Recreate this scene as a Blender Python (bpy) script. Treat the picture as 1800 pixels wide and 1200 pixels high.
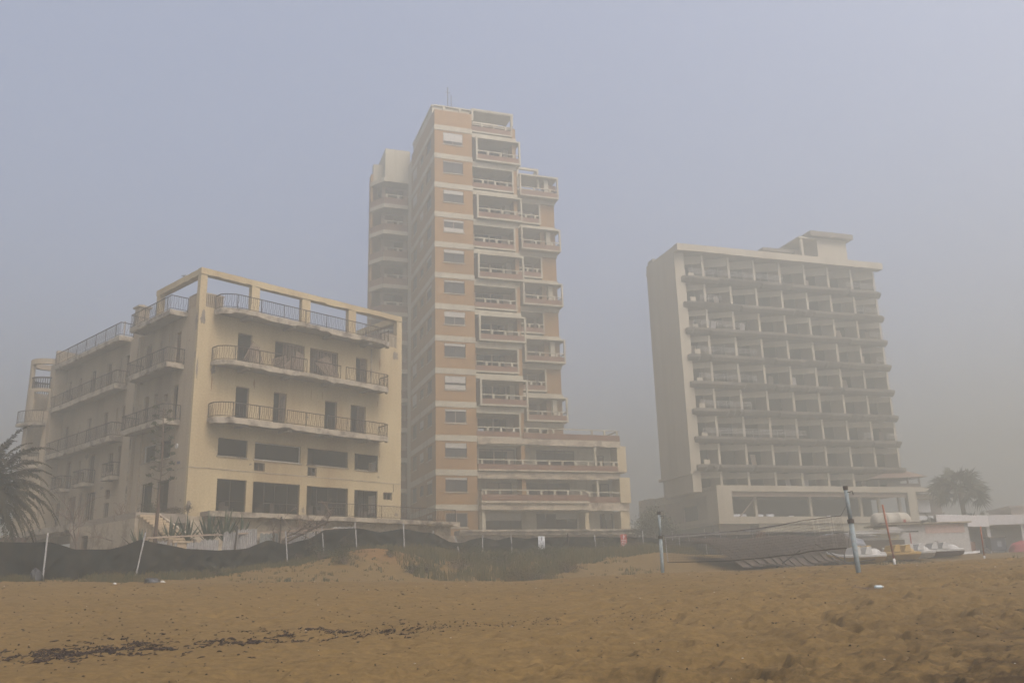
import bpy, math, random
import numpy as np
from mathutils import Vector, Matrix
R = math.radians
random.seed(7)
rng = np.random.default_rng(11)
S = bpy.context.scene
for o in list(bpy.data.objects):
    bpy.data.objects.remove(o)
C = S.collection

# ------------------------------------------------------------------ camera
EYE = 1.6
PITCH, ROLL, FOC = R(15.529), R(1.601), 1574.225
cd = bpy.data.cameras.new('camera')
cam = bpy.data.objects.new('camera', cd)
C.objects.link(cam)
S.camera = cam
cd.sensor_width = 36.0
cd.sensor_fit = 'HORIZONTAL'
cd.lens = FOC / 1800 * 36.0
cd.clip_start, cd.clip_end = 0.1, 3000
fw = Vector((0, math.cos(PITCH), math.sin(PITCH)))
up0 = Vector((0, -math.sin(PITCH), math.cos(PITCH)))
rt0 = Vector((1, 0, 0))
rt = rt0 * math.cos(ROLL) - up0 * math.sin(ROLL)
up = rt0 * math.sin(ROLL) + up0 * math.cos(ROLL)
cam.matrix_world = Matrix(((rt.x, up.x, -fw.x, 0), (rt.y, up.y, -fw.y, 0), (rt.z, up.z, -fw.z, EYE), (0, 0, 0, 1)))

# ------------------------------------------------------------------ sky, sun, exposure
SUN_EL, SUN_AZ = 55.0, 140.0 # azimuth clockwise from +y (the view direction)
w = bpy.data.worlds.new('World')
S.world = w
w.use_nodes = True
nt = w.node_tree
nt.nodes.clear()
sky = nt.nodes.new('ShaderNodeTexSky')
sky.sky_type = 'NISHITA'
sky.sun_disc = False
sky.sun_elevation = R(SUN_EL)
sky.sun_rotation = R(SUN_AZ)
sky.air_density, sky.dust_density, sky.ozone_density = 0.28, 3.5, 0.8
bg = nt.nodes.new('ShaderNodeBackground')
bg.inputs[1].default_value = 0.15
wo = nt.nodes.new('ShaderNodeOutputWorld')
nt.links.new(sky.outputs[0], bg.inputs[0])
nt.links.new(bg.outputs[0], wo.inputs[0])
sl = bpy.data.lights.new('sun', 'SUN')
sl.energy = 0.5
sl.angle = R(20)
sl.color = (1.0, 0.93, 0.84)
sun = bpy.data.objects.new('sun', sl)
C.objects.link(sun)
sd = Vector((math.sin(R(SUN_AZ)) * math.cos(R(SUN_EL)), math.cos(R(SUN_AZ)) * math.cos(R(SUN_EL)), math.sin(R(SUN_EL))))
sun.rotation_euler = sd.to_track_quat('Z', 'Y').to_euler()
sun.location = sd * 200
S.view_settings.view_transform = 'Standard'
S.view_settings.look = 'None'
S.view_settings.exposure = 2.25
S.view_settings.gamma = 1
cy = S.cycles
cy.use_denoising = True
cy.denoiser = 'OPENIMAGEDENOISE'
cy.volume_bounces = 3
cy.max_bounces = 6
cy.diffuse_bounces = 3
HAZE_DENSITY = 0.0115

# ------------------------------------------------------------------ materials
MATS = {}


def mat(name, col, dirt=None, amt=0.35, rough=0.9, scale=0.6, streak=False, bump=0.15, bscale=9.0, spec=0.2, thr=(0.45, 0.75), fine=None):
    """plaster / concrete / paint: a base colour, a second colour in stains of their own shape, and a fine grain"""
    if name in MATS:
        return MATS[name]
    m = bpy.data.materials.new(name)
    m.use_nodes = True
    n, l = m.node_tree.nodes, m.node_tree.links
    b = n['Principled BSDF']
    b.inputs['Roughness'].default_value = rough
    b.inputs['Specular IOR Level'].default_value = spec
    tc = n.new('ShaderNodeTexCoord')
    mp = n.new('ShaderNodeMapping')
    mp.inputs['Scale'].default_value = (1, 1, 0.16 if streak else 1)
    l.new(tc.outputs['Object'], mp.inputs[0])
    n1 = n.new('ShaderNodeTexNoise')
    n1.inputs['Scale'].default_value = scale
    n1.inputs['Detail'].default_value = 8
    n1.inputs['Roughness'].default_value = 0.65
    l.new(mp.outputs[0], n1.inputs[0])
    r = n.new('ShaderNodeValToRGB')
    r.color_ramp.elements[0].position, r.color_ramp.elements[1].position = thr
    d = dirt or tuple(c * 0.55 for c in col)
    l.new(n1.outputs['Fac'], r.inputs[0])
    mx = n.new('ShaderNodeMix')
    mx.data_type = 'RGBA'
    mu = n.new('ShaderNodeMath')
    mu.operation = 'MULTIPLY'
    mu.inputs[1].default_value = amt
    l.new(r.outputs[0], mu.inputs[0])
    l.new(mu.outputs[0], mx.inputs[0])
    mx.inputs[6].default_value = (*col, 1)
    mx.inputs[7].default_value = (*d, 1)
    n2 = n.new('ShaderNodeTexNoise')
    n2.inputs['Scale'].default_value = bscale
    n2.inputs['Detail'].default_value = 5
    l.new(tc.outputs['Object'], n2.inputs[0])
    mr = n.new('ShaderNodeMapRange')
    mr.inputs[1].default_value, mr.inputs[2].default_value = 0.3, 0.7
    mr.inputs[3].default_value, mr.inputs[4].default_value = 0.84, 1.12
    l.new(n2.outputs['Fac'], mr.inputs[0])
    hs = n.new('ShaderNodeHueSaturation')
    l.new(mx.outputs[2], hs.inputs['Color'])
    l.new(mr.outputs[0], hs.inputs['Value'])
    l.new(hs.outputs[0], b.inputs['Base Color'])
    if bump:
        bp = n.new('ShaderNodeBump')
        bp.inputs['Strength'].default_value = bump
        bp.inputs['Distance'].default_value = 0.05
        l.new(n2.outputs['Fac'], bp.inputs['Height'])
        l.new(bp.outputs[0], b.inputs['Normal'])
    MATS[name] = m
    return m


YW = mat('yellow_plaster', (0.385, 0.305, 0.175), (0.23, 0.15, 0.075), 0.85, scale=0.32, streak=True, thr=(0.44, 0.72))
YS = mat('darker_side_plaster', (0.30, 0.24, 0.165), (0.13, 0.092, 0.065), 0.75, scale=0.35, streak=True, thr=(0.46, 0.72))  # darker, greyer plaster for the side, rear and roof parts
YC = mat('stained_concrete_edge', (0.33, 0.28, 0.21), (0.10, 0.078, 0.06), 0.95, scale=1.3, thr=(0.46, 0.62), bump=0.5, bscale=5)
SOF = mat('balcony_underside', (0.25, 0.21, 0.165), (0.13, 0.11, 0.09), 0.6, scale=0.9)
INT = mat('shade_dark_inner_plaster', (0.05, 0.042, 0.036), (0.022, 0.019, 0.016), 0.6, scale=0.7)  # near-black: the shade of rooms and recesses is put into this colour
RUST = mat('dark_rusted_iron', (0.035, 0.028, 0.023), (0.075, 0.034, 0.018), 0.5, scale=3, rough=0.8)
WOODD = mat('weathered_shutter_wood', (0.16, 0.115, 0.08), (0.07, 0.05, 0.035), 0.6, scale=2.5)
WOODL = mat('bleached_wood', (0.30, 0.23, 0.17), (0.14, 0.10, 0.07), 0.6, scale=2.0)
BRK = mat('orange_brick', (0.25, 0.140, 0.052), (0.16, 0.095, 0.042), 0.75, scale=0.5, streak=True, bscale=14)
BRD = mat('brown_brick_parapet', (0.17, 0.09, 0.055), (0.10, 0.06, 0.045), 0.7, scale=0.8, bscale=14)
CRM = mat('cream_render', (0.35, 0.315, 0.235), (0.20, 0.15, 0.09), 0.8, scale=0.7, streak=True, thr=(0.5, 0.72))
CRD = mat('cream_render_decayed', (0.37, 0.31, 0.225), (0.17, 0.125, 0.09), 0.8, scale=0.9, thr=(0.48, 0.6), bump=0.4, bscale=6)
HOT = mat('pale_hotel_render', (0.385, 0.34, 0.26), (0.24, 0.19, 0.13), 0.75, scale=0.35, streak=True)
HSL = mat('grimy_slab_concrete', (0.175, 0.15, 0.12), (0.09, 0.075, 0.06), 0.7, scale=0.7, bump=0.5, bscale=4)
GLASS = mat('dusty_glass', (0.02, 0.02, 0.02), (0.055, 0.05, 0.045), 0.6, rough=0.45, spec=0.3, bump=0)
BLIND = mat('pale_roller_blind', (0.36, 0.34, 0.30), (0.24, 0.22, 0.18), 0.4, scale=2)
WHT = mat('white_paint', (0.45, 0.435, 0.415), (0.28, 0.25, 0.22), 0.45, scale=1.2)
PIPE = mat('grey_weathered_pipe', (0.20, 0.235, 0.24), (0.16, 0.08, 0.05), 0.6, scale=5, thr=(0.55, 0.7))


# ------------------------------------------------------------------ mesh helpers
class MB:
    def __init__(s):
        s.v, s.f = [], []

    def quad(s, a, b, c, d):
        i = len(s.v)
        s.v += [a, b, c, d]
        s.f.append((i, i + 1, i + 2, i + 3))
        return s

    def box(s, x0, x1, y0, y1, z0, z1):
        i = len(s.v)
        s.v += [(x, y, z) for z in (z0, z1) for y in (y0, y1) for x in (x0, x1)]
        s.f += [tuple(i + k for k in q) for q in ((0, 2, 3, 1), (4, 5, 7, 6), (0, 1, 5, 4), (2, 6, 7, 3), (0, 4, 6, 2), (1, 3, 7, 5))]
        return s

    def obox(s, c, ax, ay, az):
        """box with centre c and half-axis vectors"""
        i = len(s.v)
        c, ax, ay, az = Vector(c), Vector(ax), Vector(ay), Vector(az)
        s.v += [tuple(c + ax * x + ay * y + az * z) for z in (-1, 1) for y in (-1, 1) for x in (-1, 1)]
        s.f += [tuple(i + k for k in q) for q in ((0, 2, 3, 1), (4, 5, 7, 6), (0, 1, 5, 4), (2, 6, 7, 3), (0, 4, 6, 2), (1, 3, 7, 5))]
        return s

    def prism(s, poly, z0, z1):
        """vertical prism over a 2-D outline given anticlockwise"""
        n, i = len(poly), len(s.v)
        s.v += [(x, y, z0) for x, y in poly] + [(x, y, z1) for x, y in poly]
        s.f.append(tuple(i + k for k in reversed(range(n))))
        s.f.append(tuple(i + n + k for k in range(n)))
        s.f += [(i + k, i + (k + 1) % n, i + n + (k + 1) % n, i + n + k) for k in range(n)]
        return s

    def tube(s, pts, r, seg=6, cap=True):
        pts = [Vector([float(c) for c in p]) for p in pts]
        rs = r if isinstance(r, (list, tuple)) else [r] * len(pts)
        base = len(s.v)
        for k, p in enumerate(pts):
            t = (pts[min(k + 1, len(pts) - 1)] - pts[max(k - 1, 0)])
            t = t.normalized() if t.length > 1e-9 else Vector((0, 0, 1))
            a = t.cross(Vector((0, 0, 1)))
            a = a.normalized() if a.length > 1e-3 else Vector((1, 0, 0))
            b = t.cross(a)
            for j in range(seg):
                th = 2 * math.pi * j / seg
                s.v.append(tuple(p + (a * math.cos(th) + b * math.sin(th)) * rs[k]))
        for k in range(len(pts) - 1):
            for j in range(seg):
                j2 = (j + 1) % seg
                s.f.append((base + k * seg + j, base + k * seg + j2, base + (k + 1) * seg + j2, base + (k + 1) * seg + j))
        if cap:
            s.f.append(tuple(base + j for j in reversed(range(seg))))
            e = base + (len(pts) - 1) * seg
            s.f.append(tuple(e + j for j in range(seg)))
        return s

    def build(s, name, m, parent=None, smooth=False, loc=None):
        me = bpy.data.meshes.new(name)
        me.from_pydata([tuple(p) for p in s.v], [], s.f)
        me.materials.append(m)
        if smooth:
            for p in me.polygons:
                p.use_smooth = True
        me.update()
        o = bpy.data.objects.new(name, me)
        C.objects.link(o)
        if parent is not None:
            o.parent = parent
        if loc is not None:
            o.location = loc
        return o


def tag(o, label=None, cat=None, group=None, kind=None):
    if label: o['label'] = label
    if cat: o['category'] = cat
    if group: o['group'] = group
    if kind: o['kind'] = kind
    return o


def empty(name, loc=(0, 0, 0), rz=0.0):
    o = bpy.data.objects.new(name, None)
    C.objects.link(o)
    o.location = loc
    o.rotation_euler = (0, 0, rz)
    o.empty_display_size = 0.3
    return o


def copy_tree(o, parent=None):
    c = o.copy()
    C.objects.link(c)
    if parent is not None:
        c.parent = parent
    for ch in list(o.children):
        copy_tree(ch, c)
    return c


def wall(mb, axis, a0, a1, z0, z1, f, t, holes):
    """a wall along x (axis 'x', faces at y=f and f+t) or along y (axis 'y', faces at x=f and f+t) with rectangular holes
    (a0, a1, z0, z1); welded, with reveals"""
    A = sorted({a0, a1} | {min(max(h[i], a0), a1) for h in holes for i in (0, 1)})
    Z = sorted({z0, z1} | {min(max(h[i], z0), z1) for h in holes for i in (2, 3)})

    def solid(i, j):
        if i < 0 or j < 0 or i >= len(A) - 1 or j >= len(Z) - 1:
            return False
        ca, cz = (A[i] + A[i + 1]) / 2, (Z[j] + Z[j + 1]) / 2
        return not any(h[0] < ca < h[1] and h[2] < cz < h[3] for h in holes)

    def P(a, d, z):
        return (a, d, z) if axis == 'x' else (d, a, z)
    for i in range(len(A) - 1):
        for j in range(len(Z) - 1):
            if not solid(i, j):
                continue
            x0, x1, y0, y1 = A[i], A[i + 1], Z[j], Z[j + 1]
            for d in (f, f + t):
                mb.quad(P(x0, d, y0), P(x1, d, y0), P(x1, d, y1), P(x0, d, y1))
            if not solid(i - 1, j): mb.quad(P(x0, f, y0), P(x0, f + t, y0), P(x0, f + t, y1), P(x0, f, y1))
            if not solid(i + 1, j): mb.quad(P(x1, f, y0), P(x1, f + t, y0), P(x1, f + t, y1), P(x1, f, y1))
            if not solid(i, j - 1): mb.quad(P(x0, f, y0), P(x1, f, y0), P(x1, f + t, y0), P(x0, f + t, y0))
            if not solid(i, j + 1): mb.quad(P(x0, f, y1), P(x1, f, y1), P(x1, f + t, y1), P(x0, f + t, y1))
    return mb


def rough_bar(mb, p0, p1, out, h, dep, step=0.3, jag=0.05, chip=0.15):
    """a spalled concrete edge from p0 to p1 (its top line): height h, depth dep along 'out', broken irregularly along its lower rim"""
    p0, p1, out = Vector(p0), Vector(p1), Vector(out).normalized()
    n = max(2, int((p1 - p0).length / step))
    base = len(mb.v)
    cur = 0.0
    for k in range(n + 1):
        p = p0.lerp(p1, k / n)
        if random.random() < 0.3:
            cur = random.random() ** 3 * chip
        e = random.uniform(-jag, jag) * 0.5
        zt = random.uniform(-jag, 0) * 0.5
        mb.v += [tuple(p + out * (0.0)), tuple(p + out * (dep + e * 0.4) + Vector((0, 0, zt))),
                 tuple(p + out * (dep - cur * 0.4 + e) + Vector((0, 0, -h + cur + e))), tuple(p + Vector((0, 0, -h)))]
    for k in range(n):
        a = base + 4 * k
        for j in range(4):
            j2 = (j + 1) % 4
            mb.f.append((a + j, a + j2, a + 4 + j2, a + 4 + j))
    mb.f.append((base, base + 1, base + 2, base + 3))
    e = base + 4 * n
    mb.f.append((e + 3, e + 2, e + 1, e))
    return mb


def railing(path, h=0.9, gap=0.14, r=0.019, posts=1.6, curvy=True, drop=0.06, missing=()):
    """iron railing along a polyline of floor-level points"""
    mb = MB()
    P = [Vector(p) for p in path]
    L = [0]
    for a, b in zip(P, P[1:]):
        L.append(L[-1] + (b - a).length)

    def at(s):
        for k in range(len(P) - 1):
            if s <= L[k + 1] + 1e-6:
                return P[k].lerp(P[k + 1], (s - L[k]) / max(L[k + 1] - L[k], 1e-6))
        return P[-1]
    tot = L[-1]
    Z = Vector((0, 0, 1))
    segs = []
    s = 0.0
    cuts = sorted(missing)
    start = 0.0
    for c0, c1 in cuts:
        segs.append((start, c0 * tot))
        start = c1 * tot
    segs.append((start, tot))
    for a, b in segs:
        if b - a < 0.2:
            continue
        ks = [a] + [x for x in L if a < x < b] + [b]
        mb.tube([at(k) + Z * h for k in ks], r * 1.7, 5)
        mb.tube([at(k) + Z * (drop + 0.02) for k in ks], r * 1.2, 4)
        n = max(1, int((b - a) / gap))
        for i in range(n + 1):
            q = at(a + (b - a) * i / n)
            if curvy and i % 2:
                t = (at(min(a + (b - a) * i / n + 0.05, tot)) - q)
                t = t.normalized() * gap * 0.3 if t.length > 1e-6 else Vector((0.03, 0, 0))
                mb.tube([q + Z * drop, q + t + Z * h * 0.3, q - t + Z * h * 0.62, q + Z * h], r * 0.75, 3, False)
            else:
                mb.tube([q + Z * drop, q + Z * h], r * 0.75, 3, False)
        n = max(1, round((b - a) / posts))
        for i in range(n + 1):
            q = at(a + (b - a) * i / n)
            mb.tube([q, q + Z * (h + 0.02)], r * 1.5, 5)
    return mb


def frame_win(mb, axis, a0, a1, z0, z1, d, t=0.05, w_=0.06, mull=(), trans=()):
    """window frame bars inside a hole; axis as in wall(); d = depth position"""
    def B(x0, x1, y0, y1):
        if axis == 'x':
            mb.box(x0, x1, d, d + t, y0, y1)
        else:
            mb.box(d, d + t, x0, x1, y0, y1)
    B(a0, a0 + w_, z0, z1)
    B(a1 - w_, a1, z0, z1)
    B(a0 + w_, a1 - w_, z0, z0 + w_)
    B(a0 + w_, a1 - w_, z1 - w_, z1)
    for m_ in mull:
        x = a0 + (a1 - a0) * m_
        B(x - w_ / 2, x + w_ / 2, z0 + w_, z1 - w_)
    for m_ in trans:
        z = z0 + (z1 - z0) * m_
        if axis == 'x':
            mb.box(a0 + w_, a1 - w_, d + t * .3, d + t * .7, z - w_ / 3, z + w_ / 3)
        else:
            mb.box(d + t * .3, d + t * .7, a0 + w_, a1 - w_, z - w_ / 3, z + w_ / 3)
    return mb


def slats(mb, axis, a0, a1, z0, z1, d, n=14, t=0.03):
    for k in range(n):
        z = z0 + (z1 - z0) * (k + 0.5) / n
        h = (z1 - z0) / n * 0.36
        if axis == 'x':
            mb.obox(((a0 + a1) / 2, d, z), ((a1 - a0) / 2, 0, 0), (0, t, h * 0.5), (0, -0.006, 0.012))
        else:
            mb.obox((d, (a0 + a1) / 2, z), (0, (a1 - a0) / 2, 0), (t, 0, h * 0.5), (-0.006, 0, 0.012))
    return mb


# ------------------------------------------------------------------ terrain
FX = np.array([-60, -30, -21.16, -19.12, -16.9, -14.5, -12.08, -10.47, -8.8, -6.67, -5.0, -2.18, -0.42, 1.54, 5.17, 8.54, 12, 18, 24, 34, 60])
FY = np.array([28, 33, 35, 37, 41, 44.5, 48, 49.2, 50, 54, 56, 58, 59, 60, 61, 63, 66, 68, 70, 75, 85])
FZ = np.array([2.4, 2.45, 2.5, 2.53, 2.62, 2.71, 3.16, 3.44, 3.62, 3.95, 3.85, 3.62, 3.62, 3.7, 3.75, 3.97, 3.7, 3.4, 3.3, 3.4, 3.6])


def vnoise(x, y, seed=0):
    xi, yi = np.floor(x).astype(np.int64), np.floor(y).astype(np.int64)
    xf, yf = x - xi, y - yi
    u, v = xf * xf * (3 - 2 * xf), yf * yf * (3 - 2 * yf)

    def h(a, b):
        n = (a * 374761393 + b * 668265263 + seed * 974711) & 0xffffffff
        n = ((n ^ (n >> 13)) * 1274126177) & 0xffffffff
        return ((n ^ (n >> 16)) & 0xffff) / 65535.0
    return (h(xi, yi) * (1 - u) + h(xi + 1, yi) * u) * (1 - v) + (h(xi, yi + 1) * (1 - u) + h(xi + 1, yi + 1) * u) * v


def smooth(a, b, x):
    t = np.clip((x - a) / (b - a), 0, 1)
    return t * t * (3 - 2 * t)


def ground_z(x, y, fine=True):
    x, y = np.asarray(x, float), np.asarray(y, float)
    crest = np.interp(x, [-30, -19, -10, 0, 6, 12, 18, 30, 60], [2.5, 2.5, 2.2, 1.97, 2.12, 2.2, 2.28, 2.5, 2.6])
    prof = np.interp(y, [-40, 0, 8, 13, 17.5, 22, 26, 30, 34, 38, 42], [-1.2, 0, 0.05, 0.14, 0.36, 0.6, 0.77, 0.88, 0.95, 0.99, 1.0])
    z = crest * prof
    fy, fz = np.interp(x, FX, FY), np.interp(x, FX, FZ)
    yc = np.minimum(40.0, fy - 2.5)
    t = np.clip((y - yc) / np.maximum(fy - yc, 0.5), 0, 1)
    t2 = t * t * (3 - 2 * t)
    dip = 0.35 * np.sin(np.pi * np.clip(t * 1.6, 0, 1)) * smooth(-9, -3, x) * (1 - 0.5 * smooth(8, 14, x))
    mound = 0.45 * np.exp(-((x + 7.2) / 2.6) ** 2 - ((y - 48.5) / 3.0) ** 2)
    z = z * (1 - t2) + fz * t2 - dip * (t > 0) + mound * (y < fy + 1) * (y > 42)
    back = smooth(0, 8, y - fy)
    z = z + back * 0.35
    if fine:
        near = 1 - smooth(30, 60, y)
        z = z + 0.10 * (vnoise(x / 3.1, y / 2.3, 1) - .5) + 0.07 * (vnoise(x / 1.1, y / 0.7, 2) - .5)
        lump = 0.34 + 0.95 * smooth(-6, 9, x + (18 - y) * 0.9) * smooth(0.25, 0.6, vnoise(x / 4.1, y / 2.2, 14) + 0.25 * smooth(20, 12, y))
        z = z + near * lump * (0.12 * (vnoise(x / 0.62, y / 0.42, 3) - .5) + 0.075 * (vnoise(x / 0.24, y / 0.17, 4) - .5) + 0.06 * (vnoise(x / 0.085, y / 0.06, 5) - .5) + 0.03 * (vnoise(x / 0.04, y / 0.035, 12) - .5))
        # trampled hollows
        f = vnoise(x / 0.55 + 9, y / 0.42, 6)
        z = z - near * lump * 0.13 * smooth(0.58, 0.8, f)
        f = vnoise(x / 0.23 + 3, y / 0.23, 8) * vnoise(x / 2.2 + 5, y / 1.6, 9)
        z = z - near * 0.05 * smooth(0.45, 0.7, f)
    return z


def gz(x, y, fine=True):
    return float(ground_z(np.array([x]), np.array([y]), fine)[0])


def ground():
    ys = [-20, -10, -4, 0, 4, 7, 9, 10.5]
    y = 11.2
    while y < 48:
        ys.append(y)
        y += 0.028 * (y / 11.0) ** 1.45
    while y < 100:
        ys.append(y)
        y += 0.35 + (y - 48) * 0.02
    ys += list(np.linspace(102, 330, 24))
    ys = np.array(ys)
    nx = 620
    sx = np.linspace(-1, 1, nx)
    rows = []
    for y in ys:
        wv = 0.62 * max(y, 3) + 3.0
        xs = sx * wv
        e = np.array([1.15, 1.5, 2.2])
        big = 320.0
        ext = wv + (big - wv) * np.array([0.03, 0.12, 0.4, 1.0])
        xs = np.concatenate([-ext[::-1], xs, ext])
        rows.append(xs)
    X = np.array(rows)
    Y = np.repeat(ys[:, None], X.shape[1], 1)
    Z = ground_z(X.ravel(), Y.ravel()).reshape(X.shape)
    ny, nxx = X.shape
    co = np.stack([X, Y, Z], -1).reshape(-1, 3)
    idx = np.arange(ny * nxx).reshape(ny, nxx)
    q = np.stack([idx[:-1, :-1], idx[:-1, 1:], idx[1:, 1:], idx[1:, :-1]], -1).reshape(-1, 4)
    me = bpy.data.meshes.new('sand_ground')
    me.vertices.add(len(co))
    me.vertices.foreach_set('co', co.ravel())
    me.loops.add(q.size)
    me.loops.foreach_set('vertex_index', q.ravel().astype(np.int32))
    me.polygons.add(len(q))
    me.polygons.foreach_set('loop_start', np.arange(0, q.size, 4, dtype=np.int32))
    me.polygons.foreach_set('loop_total', np.full(len(q), 4, dtype=np.int32))
    me.polygons.foreach_set('use_smooth', np.ones(len(q), dtype=bool))
    me.update(calc_edges=True)
    o = bpy.data.objects.new('sand_ground', me)
    C.objects.link(o)
    tag(o, kind='structure')
    m = bpy.data.materials.new('beach_sand')
    m.use_nodes = True
    n, l = m.node_tree.nodes, m.node_tree.links
    b = n['Principled BSDF']
    b.inputs['Roughness'].default_value = 0.95
    b.inputs['Specular IOR Level'].default_value = 0.1
    tc = n.new('ShaderNodeTexCoord')

    def noise(sc, det=6, rg=0.6, scale=(1, 1, 1)):
        mp = n.new('ShaderNodeMapping')
        mp.inputs['Scale'].default_value = scale
        l.new(tc.outputs['Object'], mp.inputs[0])
        q = n.new('ShaderNodeTexNoise')
        q.inputs['Scale'].default_value = sc
        q.inputs['Detail'].default_value = det
        q.inputs['Roughness'].default_value = rg
        l.new(mp.outputs[0], q.inputs[0])
        return q

    def rmp(src, a, b_, c0, c1):
        r = n.new('ShaderNodeMapRange')
        r.inputs[1].default_value, r.inputs[2].default_value, r.inputs[3].default_value, r.inputs[4].default_value = a, b_, c0, c1
        l.new(src, r.inputs[0])
        return r.outputs[0]

    def mixc(f, a, b_):
        x = n.new('ShaderNodeMix')
        x.data_type = 'RGBA'
        l.new(f, x.inputs[0])
        for i, c in ((6, a), (7, b_)):
            if isinstance(c, tuple):
                x.inputs[i].default_value = (*c, 1)
            else:
                l.new(c, x.inputs[i])
        return x.outputs[2]
    dry, damp, red = (0.132, 0.085, 0.031), (0.036, 0.021, 0.008), (0.15, 0.074, 0.026)
    sep = n.new('ShaderNodeSeparateXYZ')
    l.new(tc.outputs['Object'], sep.inputs[0])
    # damp sand towards the water's edge (near and to the right)
    mx = n.new('ShaderNodeMath'); mx.operation = 'MULTIPLY_ADD'
    l.new(sep.outputs[0], mx.inputs[0]); mx.inputs[1].default_value = -0.75
    l.new(sep.outputs[1], mx.inputs[2])
    wob = n.new('ShaderNodeMath'); wob.operation = 'MULTIPLY_ADD'
    nn = noise(0.35, 5, 0.6)
    l.new(nn.outputs['Fac'], wob.inputs[0]); wob.inputs[1].default_value = 9.0
    l.new(mx.outputs[0], wob.inputs[2])
    dampf = rmp(wob.outputs[0], 12.0, 19.0, 1.0, 0.0)
    pat = noise(1.6, 7, 0.7, (0.6, 1.2, 1))
    patf = rmp(pat.outputs['Fac'], 0.42, 0.58, 0.15, 1.0)
    mm = n.new('ShaderNodeMath'); mm.operation = 'MULTIPLY'
    l.new(dampf, mm.inputs[0]); l.new(patf, mm.inputs[1])
    c = mixc(mm.outputs[0], dry, damp)
    big = noise(0.18, 4)
    c = mixc(rmp(big.outputs['Fac'], 0.45, 0.7, 0.0, 0.16), c, damp)
    # reddish earth on the mound
    vx = n.new('ShaderNodeVectorMath'); vx.operation = 'DISTANCE'
    l.new(tc.outputs['Object'], vx.inputs[0]); vx.inputs[1].default_value = (-7.0, 49.0, 3.9)
    rf = n.new('ShaderNodeMath'); rf.operation = 'MULTIPLY_ADD'
    rn = noise(0.7, 5)
    l.new(rn.outputs['Fac'], rf.inputs[0]); rf.inputs[1].default_value = 4.0
    l.new(vx.outputs['Value'], rf.inputs[2])
    c = mixc(rmp(rf.outputs[0], 3.4, 5.2, 0.6, 0.0), c, red)
    # small dark grains, fine value grain
    g = noise(30, 5, 0.8)
    c = mixc(rmp(g.outputs['Fac'], 0.60, 0.70, 0.0, 0.5), c, (0.10, 0.07, 0.045))
    g2 = noise(7.0, 9, 0.76, (0.7, 1.3, 1))
    hs = n.new('ShaderNodeHueSaturation')
    l.new(c, hs.inputs['Color'])
    l.new(rmp(g2.outputs['Fac'], 0.3, 0.7, 0.58, 1.34), hs.inputs['Value'])
    l.new(hs.outputs[0], b.inputs['Base Color'])
    bp = n.new('ShaderNodeBump')
    bp.inputs['Strength'].default_value = 0.9
    bp.inputs['Distance'].default_value = 0.05
    l.new(g2.outputs['Fac'], bp.inputs['Height'])
    bp2 = n.new('ShaderNodeBump')
    bp2.inputs['Strength'].default_value = 0.35
    bp2.inputs['Distance'].default_value = 0.01
    g3 = noise(40, 4)
    l.new(g3.outputs['Fac'], bp2.inputs['Height'])
    l.new(bp.outputs[0], bp2.inputs['Normal'])
    l.new(bp2.outputs[0], b.inputs['Normal'])
    me.materials.append(m)
    return o


ground()

# ------------------------------------------------------------------ yellow apartment block (left)
YAW_Y = R(43.255)
OY = Vector((-19.023, 52.0, 0))
yb = empty('apartment_building', OY, R(90) - YAW_Y)
tag(yb, 'abandoned yellow four-storey corner building with curved iron balconies and a concrete roof frame', 'building')
W_, D_ = 15.9, 20.4
FH = [(1.87, 3.81, 6.6, 8.5), (4.27, 7.61, 6.6, 8.48), (8.13, 11.37, 6.6, 8.46), (11.89, 13.84, 6.6, 8.43), (14.35, 15.12, 7.88, 8.41),
      (1.78, 3.75, 9.87, 10.95), (4.26, 7.58, 9.84, 10.91), (8.09, 11.31, 9.83, 10.9), (11.85, 13.84, 9.8, 10.88),
      (4.26, 5.01, 9.13, 9.66), (8.14, 8.83, 9.1, 9.67),
      (2.75, 3.67, 12.0, 14.25), (5.42, 6.36, 12.0, 14.25), (9.34, 10.3, 12.0, 14.22), (11.43, 12.72, 12.0, 14.2),
      (2.7, 3.71, 15.5, 17.68), (5.35, 7.6, 15.5, 17.65), (8.02, 10.29, 15.5, 17.64), (11.8, 12.79, 15.5, 17.64)]
SH = [(2.3, 3.95, 6.65, 8.58), (4.45, 6.0, 6.65, 8.6), (2.4, 3.98, 9.9, 10.98), (4.43, 6.1, 9.92, 10.98), (3.45, 4.05, 9.25, 9.78),
      (2.0, 2.72, 12.0, 14.3), (3.35, 3.85, 13.45, 13.95), (4.7, 5.1, 12.6, 14.2), (5.9, 6.6, 12.0, 14.25), (7.0, 7.25, 13.2, 13.8),
      (2.1, 2.8, 15.5, 17.72), (4.6, 4.85, 16.4, 17.6), (6.1, 7.02, 15.5, 17.72)]
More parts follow.
